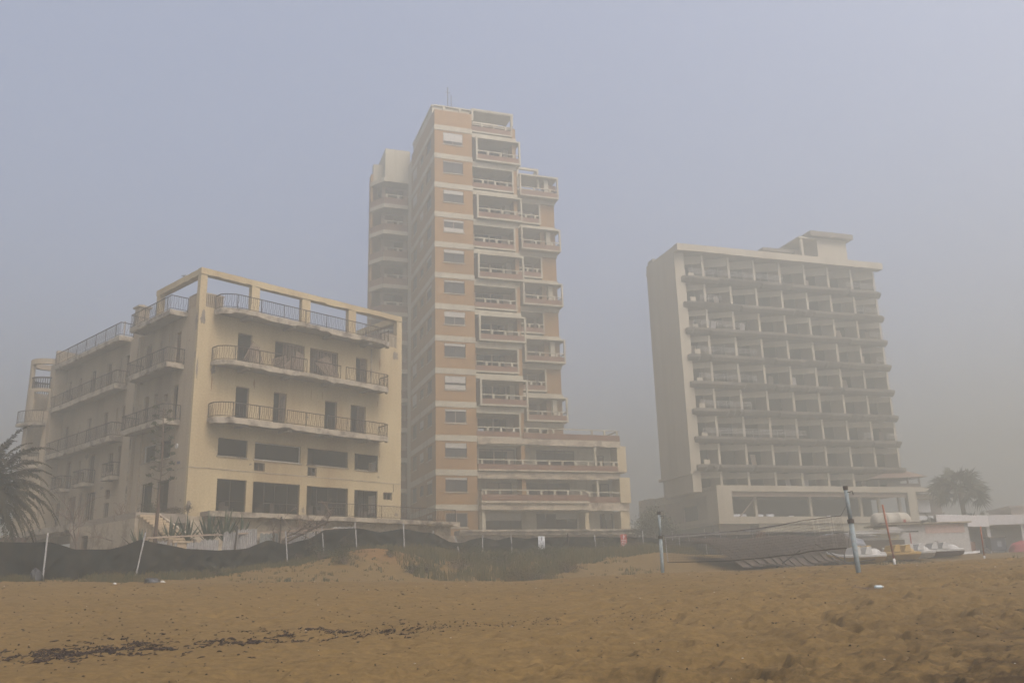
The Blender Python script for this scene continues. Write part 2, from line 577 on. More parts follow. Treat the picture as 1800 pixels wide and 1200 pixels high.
LH = [(9.3, 9.95, 12.0, 14.2), (10.5, 10.75, 12.6, 14.2), (12.05, 12.75, 12.0, 14.2), (14.8, 15.5, 12.0, 14.2), (16.9, 17.2, 13.0, 14.0), (18.9, 19.6, 12.0, 14.15),
      (9.25, 9.98, 15.5, 17.65), (10.6, 10.85, 16.2, 17.6), (12.16, 12.95, 15.5, 17.65), (14.83, 15.65, 15.5, 17.65), (17.36, 17.85, 16.2, 17.5), (19.15, 19.9, 15.5, 17.6),
      (9.15, 9.95, 9.45, 11.5), (10.6, 11.4, 9.9, 11.2), (13.6, 14.5, 9.45, 11.5), (15.9, 16.3, 9.9, 11.3), (17.7, 18.5, 9.45, 11.4),
      (10.6, 11.35, 6.7, 7.9), (10.6, 11.35, 8.15, 8.75), (12.9, 14.5, 6.65, 8.8), (15.2, 15.7, 7.2, 8.9), (16.2, 17.6, 6.65, 8.8), (19.0, 19.9, 6.65, 8.6)]
mb = MB()
wall(mb, 'x', 0.0, W_, 5.6, 18.9, 0.0, 0.25, FH)
mb.build('front_wall', YW, yb)
mb = MB()
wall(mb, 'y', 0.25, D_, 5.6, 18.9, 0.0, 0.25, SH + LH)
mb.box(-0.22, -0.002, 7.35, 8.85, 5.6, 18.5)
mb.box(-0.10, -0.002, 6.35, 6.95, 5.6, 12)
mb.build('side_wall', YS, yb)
mb = MB()
wall(mb, 'y', 0.25, 14.0, 5.6, 18.9, W_ - 0.25, 0.25, [(2.0, 3.4, 7.2, 8.5), (2.0, 3.4, 9.9, 10.9)])
wall(mb, 'x', 0.25, W_, 5.6, 18.9, 14.0, 0.25, [(12.0, 13.4, 7.0, 8.4), (2.0, 3.2, 9.9, 10.9)])
wall(mb, 'y', 14.25, D_, 5.6, 18.9, 9.0, 0.25, [])
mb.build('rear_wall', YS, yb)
mb = MB()
for z in (6.35, 9.2, 11.78, 15.28):
    mb.box(0.25, W_ - 0.25, 0.25, 14.0, z, z + 0.2)
    mb.box(0.25, 9.0, 14.25, D_, z, z + 0.2)
mb.box(0.25, W_ - 0.25, 0.25, 14.0, 18.45, 18.75)
mb.box(0.25, 9.0, 14.25, D_, 18.45, 18.75)
for z0, z1 in ((6.55, 9.2), (9.4, 11.78), (11.98, 15.28), (15.48, 18.45)):
    for x in (3.9, 7.8, 11.6):
        mb.box(x, x + 0.14, 0.27, 4.6, z0, z1)
    mb.box(0.27, 15.6, 4.6, 4.75, z0, z1)
    for y in (6.9, 10.2, 12.8, 16.4, 18.3):
        mb.box(0.27, 3.6, y, y + 0.14, z0, z1)
    mb.box(3.6, 3.75, 4.75, 20.3, z0, z1)
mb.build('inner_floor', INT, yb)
# string course, crack line
mb = MB()
mb.box(-0.02, W_ + 0.01, -0.025, -0.002, 9.03, 9.07)
mb.box(-0.025, -0.002, 0.0, 3.3, 9.03, 9.07)
mb.build('string_course', YC, yb)


def opening_frames(holes, axis, parent, deep=0.12):
    for i, h in enumerate(holes):
        a0, a1, z0, z1 = h
        wd, ht = a1 - a0, z1 - z0
        if wd < 0.45 and ht < 0.7:
            continue
        m = MB()
        if ht > 1.8 and wd > 1.5 and z0 < 7:        # ground floor shop fronts: thin iron bars, broken
            nb = max(2, round(wd / 0.8))
            frame_win(m, axis, a0, a1, z0, z1, deep, 0.05, 0.035, [(k + random.uniform(-.12, .12)) / nb for k in range(1, nb)], [0.33])
            for q in range(3):
                xq = random.uniform(a0 + .2, a1 - .5)
                if axis == 'x':
                    m.box(xq, xq + .3, deep + .06, deep + .08, z0 + .05, z0 + random.uniform(.3, .7))
            m.build('window', RUST, parent)
        elif ht > 1.8:                              # balcony doors with louvred leaves
            frame_win(m, axis, a0, a1, z0, z1, deep, 0.06, 0.06)
            d = m.build('door', WOODD, parent)
            k = (i * 7) % 4
            s = MB()
            mid = (a0 + a1) / 2
            if k in (0, 2):
                s2 = frame_win(s, axis, mid, a1 - 0.06, z0 + 0.06, z1 - 0.06, deep + 0.02, 0.03, 0.05, (), (0.4,))
                slats(s2, axis, mid + 0.05, a1 - 0.11, z0 + 0.12, z1 - 0.12, deep + 0.03, 26)
                s.build('shutter', WOODD, d)
            if k == 3 and wd > 1.0:
                for q in (0.0, 0.5):
                    frame_win(s, axis, a0 + 0.06 + (wd - .12) * q, a0 + 0.06 + (wd - .12) * (q + 0.34), z0 + 0.06, z1 - 0.06, deep + 0.02, 0.03, 0.05, (), (0.4,))
                    slats(s, axis, a0 + 0.1 + (wd - .12) * q, a0 + 0.02 + (wd - .12) * (q + 0.34), z0 + 0.12, z1 - 0.12, deep + 0.03, 26)
                s.build('shutter', WOODD, d)
        elif wd > 1.2:
            frame_win(m, axis, a0, a1, z0, z1, deep, 0.05, 0.045)
            m.build('window', WHT if i % 3 == 0 else RUST, parent)
            s = MB()
            if axis == 'x':
                s.box(a0 - 0.06, a1 + 0.06, -0.06, -0.002, z0 - 0.07, z0 - 0.012)
            else:
                s.box(-0.06, -0.002, a0 - 0.06, a1 + 0.06, z0 - 0.07, z0 - 0.012)
            s.build('window_sill', YC, parent)
        else:
            frame_win(m, axis, a0, a1, z0, z1, deep, 0.05, 0.05, (0.5,) if wd > 0.5 else ())
            m.build('window', WOODD, parent)


opening_frames(FH, 'x', yb)
opening_frames(SH, 'y', yb)
opening_frames(LH, 'y', yb)
# the two wide third-floor openings keep wardrobe-like shutter leaves
for a0, a1 in ((5.35, 7.6), (8.02, 10.29)):
    s = MB()
    for q in range(1, 4):
        x = a0 + (a1 - a0) * (0.28 + 0.24 * (q - 1))
        frame_win(s, 'x', x, x + 0.5, 15.6, 17.58, 0.07, 0.03, 0.05, (0.5,), (0.5,))
        slats(s, 'x', x + 0.06, x + 0.44, 15.7, 17.5, 0.09, 24)
    s.build('shutter', WOODD, yb)
# fallen shutter leaves leaning on the third-floor balcony
for cx, cz, an, ln in ((3.3, 16.3, 0.55, 1.1), (3.65, 16.1, -0.25, 0.95), (6.2, 16.0, 0.9, 0.9), (5.3, 16.05, 1.2, 0.9), (8.9, 16.1, -0.8, 1.1), (9.15, 16.3, -0.5, 1.0), (6.7, 16.3, 0.3, 0.9)):
    s = MB()
    dx, dz = math.sin(an), math.cos(an)
    c = Vector((cx, -0.72, cz))
    ax, az = Vector((dz, 0, -dx)), Vector((dx, 0.25, dz)).normalized()
    for q in (-1, 1):
        s.obox(c + ax * 0.28 * q, ax * 0.03, (0, 0.02, 0), az * ln * 0.75)
    for q in range(-8, 9):
        s.obox(c + az * ln * 0.75 * q / 8.2, ax * 0.26, (0, 0.012, 0.01), az * 0.022)
    s.build('fallen_shutter', WOODD, yb)


def curved_slab(x0, x1, yf, zt, th, r=1.0, name='balcony'):
    """front balcony: rounded at both ends, chipped fascia"""
    poly = [(x1, 0.0)]
    arc = []
    for k in range(0, 7):
        a = math.pi / 2 * k / 6
        arc.append((x1 - r * 0.5 + r * 0.5 * math.cos(a), yf + r * 0.5 - r * 0.5 * math.sin(a)))
    rl = 1.25
    for k in range(0, 9):
        a = math.pi / 2 * k / 8
        arc.append((x0 + rl - rl * math.sin(a), yf + rl * 0.85 - rl * 0.85 * math.cos(a)))
    outline = [(x0, -0.002)] + [(x1, -0.002)] + arc
    mb = MB()
    ol = list(outline)
    mb.prism([(p[0], p[1]) for p in ol][::-1], zt - th * 0.55, zt)
    o = mb.build(name, SOF, yb)
    path = [(p[0], p[1], zt) for p in arc]
    ed = MB()
    pts = [Vector(p) for p in path]
    dense = []
    for a, b in zip(pts, pts[1:]):
        n = max(1, int((b - a).length / 0.28))
        dense += [a.lerp(b, k / n) for k in range(n)]
    dense.append(pts[-1])
    base = len(ed.v)
    cx = (x0 + x1) / 2
    cur = 0
    for k, p in enumerate(dense):
        q = dense[min(k + 1, len(dense) - 1)] - dense[max(k - 1, 0)]
        out = Vector((-q.y, q.x, 0)).normalized()
        if out.y > 0.2 or (abs(out.y) < 0.2 and (p.x - cx) * out.x < 0):
            out = -out
        if random.random() < 0.25:
            cur = random.random() ** 2.5 * th * 0.5
        e = random.uniform(-0.02, 0.02)
        ed.v += [tuple(p + Vector((0, 0, 0.012)) - out * 0.1), tuple(p + out * 0.05 + Vector((0, 0, 0.01 + e * .5))),
                 tuple(p + out * (0.05 - cur * .3) + Vector((0, 0, -th + cur + e))), tuple(p - out * 0.14 + Vector((0, 0, -th * 0.95 + cur * .5)))]
    for k in range(len(dense) - 1):
        a = base + 4 * k
        for j in range(4):
            ed.f.append((a + j, a + (j + 1) % 4, a + 4 + (j + 1) % 4, a + 4 + j))
    ed.build('slab_edge', YC, o)
    for k in range(4):
        x = x0 + (x1 - x0) * (0.14 + 0.24 * k)
        MB().box(x, x + 0.3, yf + 0.25, -0.003, zt - th * 0.55 - 0.2, zt - th * 0.55 - 0.003).build('bracket', SOF, o)
    inset = [(x0 + 0.08 if p[0] < x0 + .1 else p[0], p[1] + 0.02, p[2] + 0.01) for p in path]
    return o, [(x1 - 0.03, -0.05, zt)] + inset + [(x0 + 0.06, -0.05, zt)]


b1, pth = curved_slab(0.95, 13.9, -1.3, 12.0, 0.36)
railing(pth, missing=[(0.425, 0.44), (0.63, 0.645)]).build('railing', RUST, b1)
b2, pth = curved_slab(0.95, 13.9, -1.3, 15.48, 0.36)
railing(pth, missing=[(0.33, 0.36), (0.5, 0.54), (0.62, 0.66)]).build('railing', RUST, b2)
b3, pth = curved_slab(0.95, 13.9, -1.3, 18.78, 0.36)
railing(pth, missing=[(0.08, 0.11)]).build('railing', RUST, b3)


def side_slab(y0, y1, px_, zt, th, zr=True, h=0.9):
    mb = MB()
    mb.box(-px_ + 0.12, -0.002, y0 + 0.01, y1 - 0.01, zt - th * 0.6, zt - 0.004)
    o = mb.build('balcony', SOF, yb)
    e = MB()
    rough_bar(e, (-px_ + 0.14, y0, zt), (-px_ + 0.14, y1, zt), (-1, 0, 0), th, 0.14, 0.3, 0.045, 0.16)
    rough_bar(e, (-0.002, y0 + .1, zt + .003), (-px_ + 0.14, y0 + .1, zt + .003), (0, -1, 0), th * 0.95, 0.1, 0.2, 0.02, 0.05)
    rough_bar(e, (-0.002, y1 - .1, zt + .003), (-px_ + 0.14, y1 - .1, zt + .003), (0, 1, 0), th * 0.95, 0.1, 0.2, 0.02, 0.05)
    e.build('slab_edge', YC, o)
    if zr:
        railing([(-0.03, y0, zt), (-px_ + 0.05, y0 + 0.02, zt), (-px_ + 0.05, y1 - 0.02, zt), (-0.03, y1, zt)], h=h, gap=0.15).build('railing', RUST, o)
    return o


for zt in (12.0, 15.48, 18.78):
    side_slab(1.45, 7.1, 1.15, zt, 0.34)
    side_slab(9.0, 20.3, 1.0, zt, 0.34)
for y0, y1 in ((8.9, 10.4), (13.3, 15.2), (17.4, 19.1)):
    side_slab(y0, y1, 0.8, 9.4, 0.22)
# roof terrace: louvred balustrade at the corners and the open concrete frame
mb = MB()
for x in np.arange(0.35, 1.6, 0.13):
    mb.box(x, x + 0.07, 0.06, 0.18, 18.9, 19.75)
for y in np.arange(0.45, 1.5, 0.13):
    mb.box(0.06, 0.18, y, y + 0.07, 18.9, 19.75)
mb.box(0.3, 1.65, 0.04, 0.2, 19.75, 19.83)
mb.box(0.04, 0.2, 0.3, 1.5, 19.75, 19.83)
for x in np.arange(14.1, 15.45, 0.13):
    mb.box(x, x + 0.07, 0.06, 0.18, 18.9, 19.75)
mb.box(14.0, 15.5, 0.04, 0.2, 19.75, 19.83)
mb.build('louvred_balustrade', YS, yb)
for x0, x1 in ((-0.02, 0.42), (3.5, 4.08), (7.3, 7.94), (11.12, 11.75), (15.45, 15.92)):
    MB().box(x0, x1, 0.02, 0.40, 18.75, 20.95).build('roof_column', YW, yb)
MB().box(0.02, 0.40, 5.6, 6.05, 18.75, 20.95).build('roof_column', YW, yb)
MB().box(W_ - .4, W_ - 0.02, 4.55, 5.0, 18.75, 20.95).build('roof_column', YW, yb)
mb = MB()
rough_bar(mb, (-0.04, 0.42, 21.37), (W_ + 0.02, 0.42, 21.37), (0, -1, 0), 0.42, 0.44, 0.3, 0.04, 0.10)
rough_bar(mb, (0.42, 0.44, 21.36), (0.42, 6.05, 21.36), (-1, 0, 0), 0.42, 0.44, 0.3, 0.04, 0.10)
rough_bar(mb, (W_ - 0.42, 0.44, 21.36), (W_ - 0.42, 5.0, 21.36), (1, 0, 0), 0.42, 0.44, 0.3, 0.04, 0.10)
mb.build('roof_beam', YW, yb)
# chimney stack, roof kiosk, parapet, poles, dish
mb = MB()
mb.box(0.35, 1.05, 9.3, 10.0, 18.75, 21.1)
mb.box(0.22, 1.18, 9.17, 10.13, 21.1, 21.22)
mb.box(0.6, 0.8, 9.55, 9.75, 21.22, 21.4)
mb.build('chimney', YS, yb)
mb = MB()
mb.prism([(-0.9, 20.2), (0.6, 20.2), (0.6, 20.5), (-0.9, 20.5)], 5.6, 20.0)
n = 8
poly = [(-0.9 + 0, 19.2 + 0)]
mb.box(-0.9, 0.25, 20.5, 21.2, 5.6, 19.0)
mb.build('wing_wall', YS, yb)
mb = MB()
mb.box(0.4, 0.6, 12, 20.2, 18.75, 19.2)
mb.tube([(0.8, 12.6, 18.75), (0.8, 12.6, 20.9)], 0.05)
mb.tube([(0.8, 17.0, 18.75), (0.8, 17.0, 20.2)], 0.04)
mb.build('roof_pole', YC, yb)
# round stair tower at the far left corner
cx, cyy, rr = -0.75, 22.0, 1.28
mb = MB()


def ring(mb, r, t, z0, z1, a0=0, a1=360, n=36, gaps=()):
    st = (a1 - a0) / n
    for k in range(n):
        a = a0 + st * k
        if any(g0 <= a + st / 2 <= g1 for g0, g1 in gaps):
            continue
        p = [(cx + q * math.cos(R(b)), cyy + q * math.sin(R(b))) for q, b in ((r - t, a), (r, a), (r, a + st), (r - t, a + st))]
        mb.prism(p, z0, z1)
    return mb


ring(mb, rr, 0.2, 5.6, 12.0)
ring(mb, rr, 0.2, 12.0, 14.3, gaps=((200, 250),))
ring(mb, rr, 0.2, 14.3, 15.4)
ring(mb, rr, 0.2, 15.4, 16.9, gaps=((215, 260), (20, 60)))
ring(mb, rr, 0.2, 16.9, 17.15)
ring(mb, rr, 0.28, 19.05, 19.45)
ring(mb, rr, 0.25, 17.15, 19.05, gaps=((-1, 168), (190, 330)))
mb.build('round_tower', YS, yb)
mb = MB()
for k in range(46):
    a = R(k * 360 / 46)
    mb.tube([(cx + 1.17 * math.cos(a), cyy + 1.17 * math.sin(a), 17.15), (cx + 1.17 * math.cos(a), cyy + 1.17 * math.sin(a), 17.95)], 0.035, 4)
ring(mb, 1.24, 0.14, 17.95, 18.05)
mb.build('tower_balustrade', RUST, yb)
for zt in (14.45, 11.3):
    mb = MB()
    poly = [(cx + 1.2 * math.cos(R(a)), cyy + 1.2 * math.sin(R(a))) for a in (170, 260)] + [(cx + 1.85 * math.cos(R(a)), cyy + 1.85 * math.sin(R(a))) for a in range(255, 174, -10)]
    mb.prism(poly[::-1], zt - 0.2, zt)
    o = mb.build('round_balcony', YC, yb)
    railing([(cx + 1.8 * math.cos(R(a)), cyy + 1.8 * math.sin(R(a)), zt) for a in range(178, 255, 8)], gap=0.15).build('railing', RUST, o)
# bare patches where the render has fallen, and rust runs below the slabs
PATCH = mat('bare_grey_render', (0.17, 0.145, 0.115), (0.09, 0.07, 0.055), 0.8, scale=3, bump=.6)
RUN = mat('rust_run', (0.20, 0.11, 0.045), (0.27, 0.19, 0.10), 0.7, scale=4, streak=True)


def patch(axis, a, z, ra, rz_, m=PATCH, name='bare_patch'):
    mb = MB()
    n = 15
    ps = []
    for k in range(n):
        t = 2 * math.pi * k / n
        q = random.uniform(.55, 1.1)
        ps.append((a + ra * q * math.cos(t), z + rz_ * q * math.sin(t)))
    mb.v = [((p, -0.006, q) if axis == 'x' else (-0.006, p, q)) for p, q in ps] + [((p, 0.01, q) if axis == 'x' else (0.01, p, q)) for p, q in ps]
    mb.f = [tuple(range(n))] + [(k, (k + 1) % n, n + (k + 1) % n, n + k) for k in range(n)]
    return mb.build(name, m, yb)


for a, z, ra, rz_ in ((0.28, 18.2, .18, .5), (0.12, 14.9, .07, .8), (1.15, 15.0, .16, .3), (15.3, 18.3, .3, .35), (8.0, 12.9, .1, .08), (13.9, 9.4, .12, .1), (0.2, 6.9, .15, .25), (7.9, 6.9, .12, .2), (4.0, 9.5, .12, .07), (15.5, 6.9, .2, .14)):
    patch('x', a, z, ra, rz_)
for a, z, ra, rz_ in ((.25, 18.0, .2, .6), (.14, 15.8, .08, .3), (1.0, 16.9, .07, .12), (3.0, 9.55, .22, .1), (8.1, 15.2, .25, .5), (4.9, 11.3, .3, .16), (12, 8.95, .3, .12), (.7, 7.2, .12, .12), (15, 11.4, .4, .2)):
    patch('y', a, z, ra, rz_)
for k in range(34):
    ax_ = 'x' if k % 2 else 'y'
    a = random.uniform(.3, 15.5) if ax_ == 'x' else random.uniform(.3, 7.1)
    z = random.choice((11.45, 14.95, 18.25, 8.4)) - random.uniform(0, .2)
    hol = FH if ax_ == 'x' else SH
    L = random.uniform(.35, 1.1)
    if any(h[0] - .1 < a < h[1] + .1 and h[2] - .1 < z and z - L < h[3] + .1 for h in hol):
        continue
    patch(ax_, a, z - L / 2, random.uniform(.025, .07), L / 2, RUN, 'rust_run')
# details on the walls: house number plate, round lamp, drain pipes, cables
mb = MB()
mb.box(-0.03, -0.002, 1.05, 1.4, 9.35, 9.5)
mb.build('number_plate', mat('dull_blue_plate', (0.06, 0.07, 0.12), bump=0), yb)
mb = MB()
mb.tube([(-0.002, 1.6, 10.45), (-0.05, 1.6, 10.45)], [0.16, 0.14], 14)
mb.build('wall_lamp', WHT, yb)
mb = MB()
mb.tube([(15.2, -0.04, 9.0), (15.2, -0.04, 8.45)], 0.025)
mb.tube([(13.1, -0.04, 18.4), (13.1, -0.04, 15.6)], 0.05)
mb.tube([(-0.27, 7.5, 18.4), (-0.27, 7.5, 6.2)], 0.05)
mb.build('drain_pipe', YC, yb)

# terrace deck in front of it, retaining wall and iron rail
tr = empty('terrace', OY, R(90) - YAW_Y)
tag(tr, 'crumbling concrete terrace deck with iron rail in front of the yellow building', 'terrace')
mb = MB()
mb.box(0.9, 20.5, -0.95, -0.04, 6.22, 6.48)
mb.box(15.95, 20.5, -0.04, 5.0, 6.22, 6.48)
mb.box(-1.9, -0.04, 8.0, 24.0, 6.2, 6.5)
mb.box(-3.0, -0.04, -0.3, 8.0, 5.8, 6.3)
d = mb.build('deck', SOF, tr)
mb = MB()
rough_bar(mb, (0.9, -0.95, 6.49), (20.5, -0.95, 6.49), (0, -1, 0), 0.32, 0.2, 0.3, 0.05, 0.16)
mb.build('deck_edge', YC, d)
mb = MB()
rough_bar(mb, (-1.9, 8.0, 6.51), (-1.9, 24.0, 6.51), (-1, 0, 0), 0.42, 0.2, 0.3, 0.06, 0.2)
mb.build('deck_edge', YC, d)
mb = MB()
wall(mb, 'x', -0.1, 20.3, 2.2, 6.21, -0.35, 0.3, [])
wall(mb, 'y', 8.0, 24.0, 2.2, 6.19, -1.6, 0.3, [(9.3, 20.5, 2.9, 5.9)])
wall(mb, 'y', -0.5, 8.0, 2.2, 5.95, -3.1, 0.22, [(5.6, 6.6, 2.9, 5.4)])
mb.box(-3.1, -1.6, 8.0, 8.2, 2.2, 6.1)
mb.box(-3.1, -2.95, -4.6, -0.5, 2.2, 4.6)
mb.build('retaining_wall', CRD, tr)
mb = MB()
for k in range(11):
    z = 6.15 - k * 0.16
    y = -0.36 - k * 0.4
    mb.box(-2.95, -1.85, y - 0.42, y, z - 0.13, z - 0.02)
    mb.box(-2.9, -1.9, y - 0.36, y, 2.2, z - 0.135)
mb.build('stairs', mat('worn_steps', (0.40, 0.31, 0.20), (0.2, 0.14, 0.09), 0.7, scale=1.5), tr)
mb = MB()
mb.prism([(-1.85, -4.9), (-1.7, -4.9), (-1.7, -0.36), (-1.85, -0.36)], 2.2, 4.6)
i = len(mb.v)
mb.v += [(-1.85, -4.9, 4.6), (-1.7, -4.9, 4.6), (-1.7, -0.36, 6.3), (-1.85, -0.36, 6.3), (-1.85, -0.36, 4.6), (-1.7, -0.36, 4.6)]
mb.f += [(i, i + 1, i + 2, i + 3), (i, i + 3, i + 4), (i + 1, i + 5, i + 2)]
mb.build('stair_wall', CRD, tr)
MB().box(3.6, 9.0, -0.62, -0.36, 4.9, 5.1).build('ledge', YC, tr)
rl = railing([(8.3, -1.0, 6.5), (14.0, -1.0, 6.5), (20.2, -1.0, 6.5)], h=0.85, gap=0.13, r=0.016)
rl.build('railing', RUST, tr)

# ------------------------------------------------------------------ brick apartment tower (middle)
YAW_T = R(70.8)
OT = Vector((-7.284, 82.0, 0))
tw = empty('apartment_tower', OT, R(90) - YAW_T)
tag(tw, 'tall orange brick apartment tower with cream bands and box-framed balconies fading into the fog', 'tower block')
BT = [9.30 + 3.19 * k for k in range(13)]     # tops of the cream bands


def TB(k):
    return BT[0] + 3.19 * k


def part_boxes(name, m, parent, boxes):
    mb = MB()
    for b in boxes:
        mb.box(*b)
    return mb.build(name, m, parent)


# main brick shaft: front face x 0..3.95 and side face y 0..10.6
fh, sh = [], []
for k in range(-1, 12):
    z0 = TB(k)
    fh.append((0.88, 2.98, z0 + 1.13, z0 + 2.45))
    for y0, y1, a, b in ((1.45, 3.5, 1.13, 2.45), (4.9, 6.5, 1.35, 2.3), (7.9, 9.9, 1.0, 2.45)):
        sh.append((y0, y1, z0 + a, z0 + b))
mb = MB()
wall(mb, 'x', 0.0, 3.95, 3.0, 48.6, 0.0, 0.25, fh)
mb.build('front_wall', BRK, tw)
mb = MB()
wall(mb, 'y', 0.25, 10.6, 3.0, 48.6, 0.0, 0.25, sh)
mb.build('side_wall', BRK, tw)
for k in range(13):
    z = TB(k)
    part_boxes('cream_band', CRM, tw, [(-0.03, 3.98, -0.04, -0.002, z - 0.55, z), (-0.035, -0.002, -0.002, 10.6, z - 0.55, z)])
for i, h in enumerate(fh):
    m = MB()
    frame_win(m, 'x', *h, 0.08, 0.06, 0.07, (0.5,))
    o = m.build('window', RUST if i % 3 else WOODL, tw)
    part_boxes('glass', GLASS, o, [(h[0] + .07, h[1] - .07, 0.11, 0.12, h[2] + .07, h[3] - .07)])
    part_boxes('window_sill', CRM, o, [(h[0] - .06, h[1] + .06, -0.07, -0.002, h[2] - 0.08, h[2] - 0.01)])
    drop = (0.0, 0.12, 0.35, 0.12, 0.5, 0.16, 0.4, 0.1, 0.25, 0.15, 0.3, 0.05, 0.75)[i % 13]
    if drop:
        s = MB()
        s.box(h[0] + .05, h[1] - .05, 0.03, 0.07, h[3] - 0.05 - drop * 1.2, h[3] - 0.01)
        if i % 5 == 4:
            s.box(h[0] + .05, h[1] - .05, 0.03, 0.07, h[2] + 0.05, h[2] + .45)
        s.build('roller_blind', BLIND, o)
for i, h in enumerate(sh):
    m = MB()
    frame_win(m, 'y', *h, 0.08, 0.06, 0.07, (0.5,))
    o = m.build('window', RUST, tw)
    part_boxes('glass', GLASS, o, [(0.11, 0.12, h[0] + .07, h[1] - .07, h[2] + .07, h[3] - .07)])
    part_boxes('window_sill', CRM, o, [(-0.07, -0.002, h[0] - .06, h[1] + .06, h[2] - 0.08, h[2] - 0.01)])
    if (i * 5) % 7 < 2:
        part_boxes('roller_blind', BLIND, o, [(0.03, 0.07, h[0] + .05, h[1] - .05, h[3] - 0.05 - 0.4 * ((i % 3) + .5), h[3] - 0.01)])
# inner rooms of the shaft so that windows look into something
mb = MB()
for k in range(-1, 13):
    mb.box(0.25, 8.4, 2.3, 12.0, TB(k) - 0.3, TB(k) - 0.1)
    mb.box(0.25, 3.9, 0.26, 2.3, TB(k) - 0.3, TB(k) - 0.1)
mb.box(3.9, 4.0, 0.27, 12.0, 3.0, 48.5)
mb.box(0.26, 3.9, 4.0, 4.1, 3.0, 48.4)
mb.box(0.26, 3.9, 7.1, 7.2, 3.0, 48.4)
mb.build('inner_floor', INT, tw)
# rear side pilaster and shaft closure
part_boxes('pilaster', CRM, tw, [(0.08, 1.0, 10.95, 12.6, 3.0, 49.0)])
part_boxes('recess_wall', BRK, tw, [(0.5, 1.0, 10.6, 10.95, 3.0, 49.0)])
part_boxes('roof_slab', CRM, tw, [(0.1, 8.7, 0.3, 12.6, 48.3, 48.55)])

# balcony stack of the left part: wall strip x 8.4..8.75, back wall y 2.2
part_boxes('stack_wall', BRK, tw, [(8.35, 8.75, 0.12, 12.0, 9.0, 48.4)])
mb = MB()
bh = []
for k in range(1, 13):
    bh += [(4.7, 6.2, TB(k) - 0.1, TB(k) + 2.1), (6.35, 7.6, TB(k) - 0.1, TB(k) + 2.1)]
wall(mb, 'x', 4.0, 8.35, 9.0, 48.3, 2.1, 0.15, bh)
mb.build('stack_back_wall', mat('brown_render', (0.33, 0.24, 0.17), (0.2, 0.14, 0.1), 0.6, scale=.8), tw)  # brown render on the walls behind the balconies
for i, h in enumerate(bh):
    m = MB()
    frame_win(m, 'x', *h, 2.15, 0.05, 0.06, (0.5,))
    m.build('balcony_door', RUST, tw)


def box_balcony(parent, x0, x1, yf, yb_, zb, zt, lpanel=True, rpanel=False, rpost=True, t=0.17, ft=0.22, blocks=3, closed_left=False, slack=0.0):
    """box-framed balcony: cream frame, brick parapet, rail on small cream blocks"""
    mb = MB()
    mb.box(x0, x1, yf, yb_, zb, zb + t)
    mb.box(x0, x1, yf, yb_, zt - t, zt)
    if lpanel:
        mb.box(x0, x0 + t, yf, yf + ft, zb + t, zt - t)
    if rpost:
        mb.box(x1 - t, x1, yf, yf + ft, zb + t, zt - t)
    o = mb.build('balcony', CRM, parent)
    zi = zb + t
    if closed_left:
        part_boxes('side_panel', BRD, o, [(x0 + 0.02, x0 + 0.12, yf + ft, yb_ - 0.01, zi, zt - t)])
    a, b = (x0 + t if lpanel else x0 + 0.01), (x1 - t if rpost else x1 - 0.01)
    bx = [(a, b, yf + 0.04, yf + 0.16, zi, zi + 0.52)]
    if rpanel:
        bx.append((x1 - 0.14, x1 - 0.02, yf + ft, yb_ - 0.01, zi, zi + 0.52))
    part_boxes('parapet', BRD, o, bx)
    bx = [(a, b, yf + 0.05, yf + 0.15, zi + 0.86, zi + 0.95)]
    if rpanel:
        bx.append((x1 - 0.12, x1 - 0.04, yf + ft, yb_ - 0.01, zi + 0.86, zi + 0.95))
    for q in range(blocks):
        x = a + (b - a) * (q + 0.75) / (blocks + 0.25)
        if x < b - 0.3:
            bx.append((x, x + 0.2, yf + 0.03, yf + 0.17, zi + 0.52, zi + 0.86))
    part_boxes('rail', CRM, o, bx)
    return o


for k in range(2, 13):
    z = TB(k)
    part_boxes('floor_slab', CRM, tw, [(3.99, 8.78, 0.06, 2.1, z - 0.82, z - 0.36)])
    if k % 2:
        box_balcony(tw, 4.28, 9.1, -0.35, 2.1, z - 0.33, z + 2.33, closed_left=True, rpanel=False)
        part_boxes('balcony_inner_wall', CRM, tw, [(7.75, 8.3, 1.2, 2.08, z - .15, z + 2.1)])
    else:
        box_balcony(tw, 3.99, 8.42, 0.04, 2.1, z - 0.2, z + 2.36, lpanel=False)
# right wing, seven metres further back
part_boxes('wing_wall', BRK, tw, [(13.95, 15.75, 7.35, 15.0, 8.0, 45.0)])
part_boxes('wing_side_wall', BRK, tw, [(8.76, 11.3, 7.3, 7.5, 8.0, 45.0)])
mb = MB()
bh = []
for k in range(1, 12):
    bh += [(11.6, 12.6, TB(k) - 0.1, TB(k) + 2.1), (12.75, 13.6, TB(k) - 0.1, TB(k) + 2.1)]
wall(mb, 'x', 11.3, 13.95, 8.0, 44.8, 9.4, 0.15, bh)
mb.build('wing_back_wall', MATS['brown_render'], tw)
for k in range(2, 12):
    z = TB(k)
    part_boxes('floor_slab', CRM, tw, [(8.76, 15.82, 7.22, 9.4, z - 0.82, z - 0.36)])
    if k % 2:
        box_balcony(tw, 11.4, 16.05, 6.45, 9.4, z - 0.33, z + 2.33, rpanel=True, blocks=2)
        part_boxes('balcony_inner_wall', CRM, tw, [(14.5, 15.0, 6.9, 7.34, z - .15, z + 2.1)])
    else:
        box_balcony(tw, 11.3, 14.0, 7.1, 9.4, z - 0.2, z + 2.36, lpanel=False, blocks=2)
part_boxes('wing_roof_slab', CRM, tw, [(8.8, 15.8, 7.3, 15.0, 45.0, 45.3)])
part_boxes('wing_roof_parapet', BRD, tw, [(14.2, 16.0, 7.1, 7.25, 45.3, 45.95), (15.88, 16.0, 7.25, 12, 45.3, 45.95)])
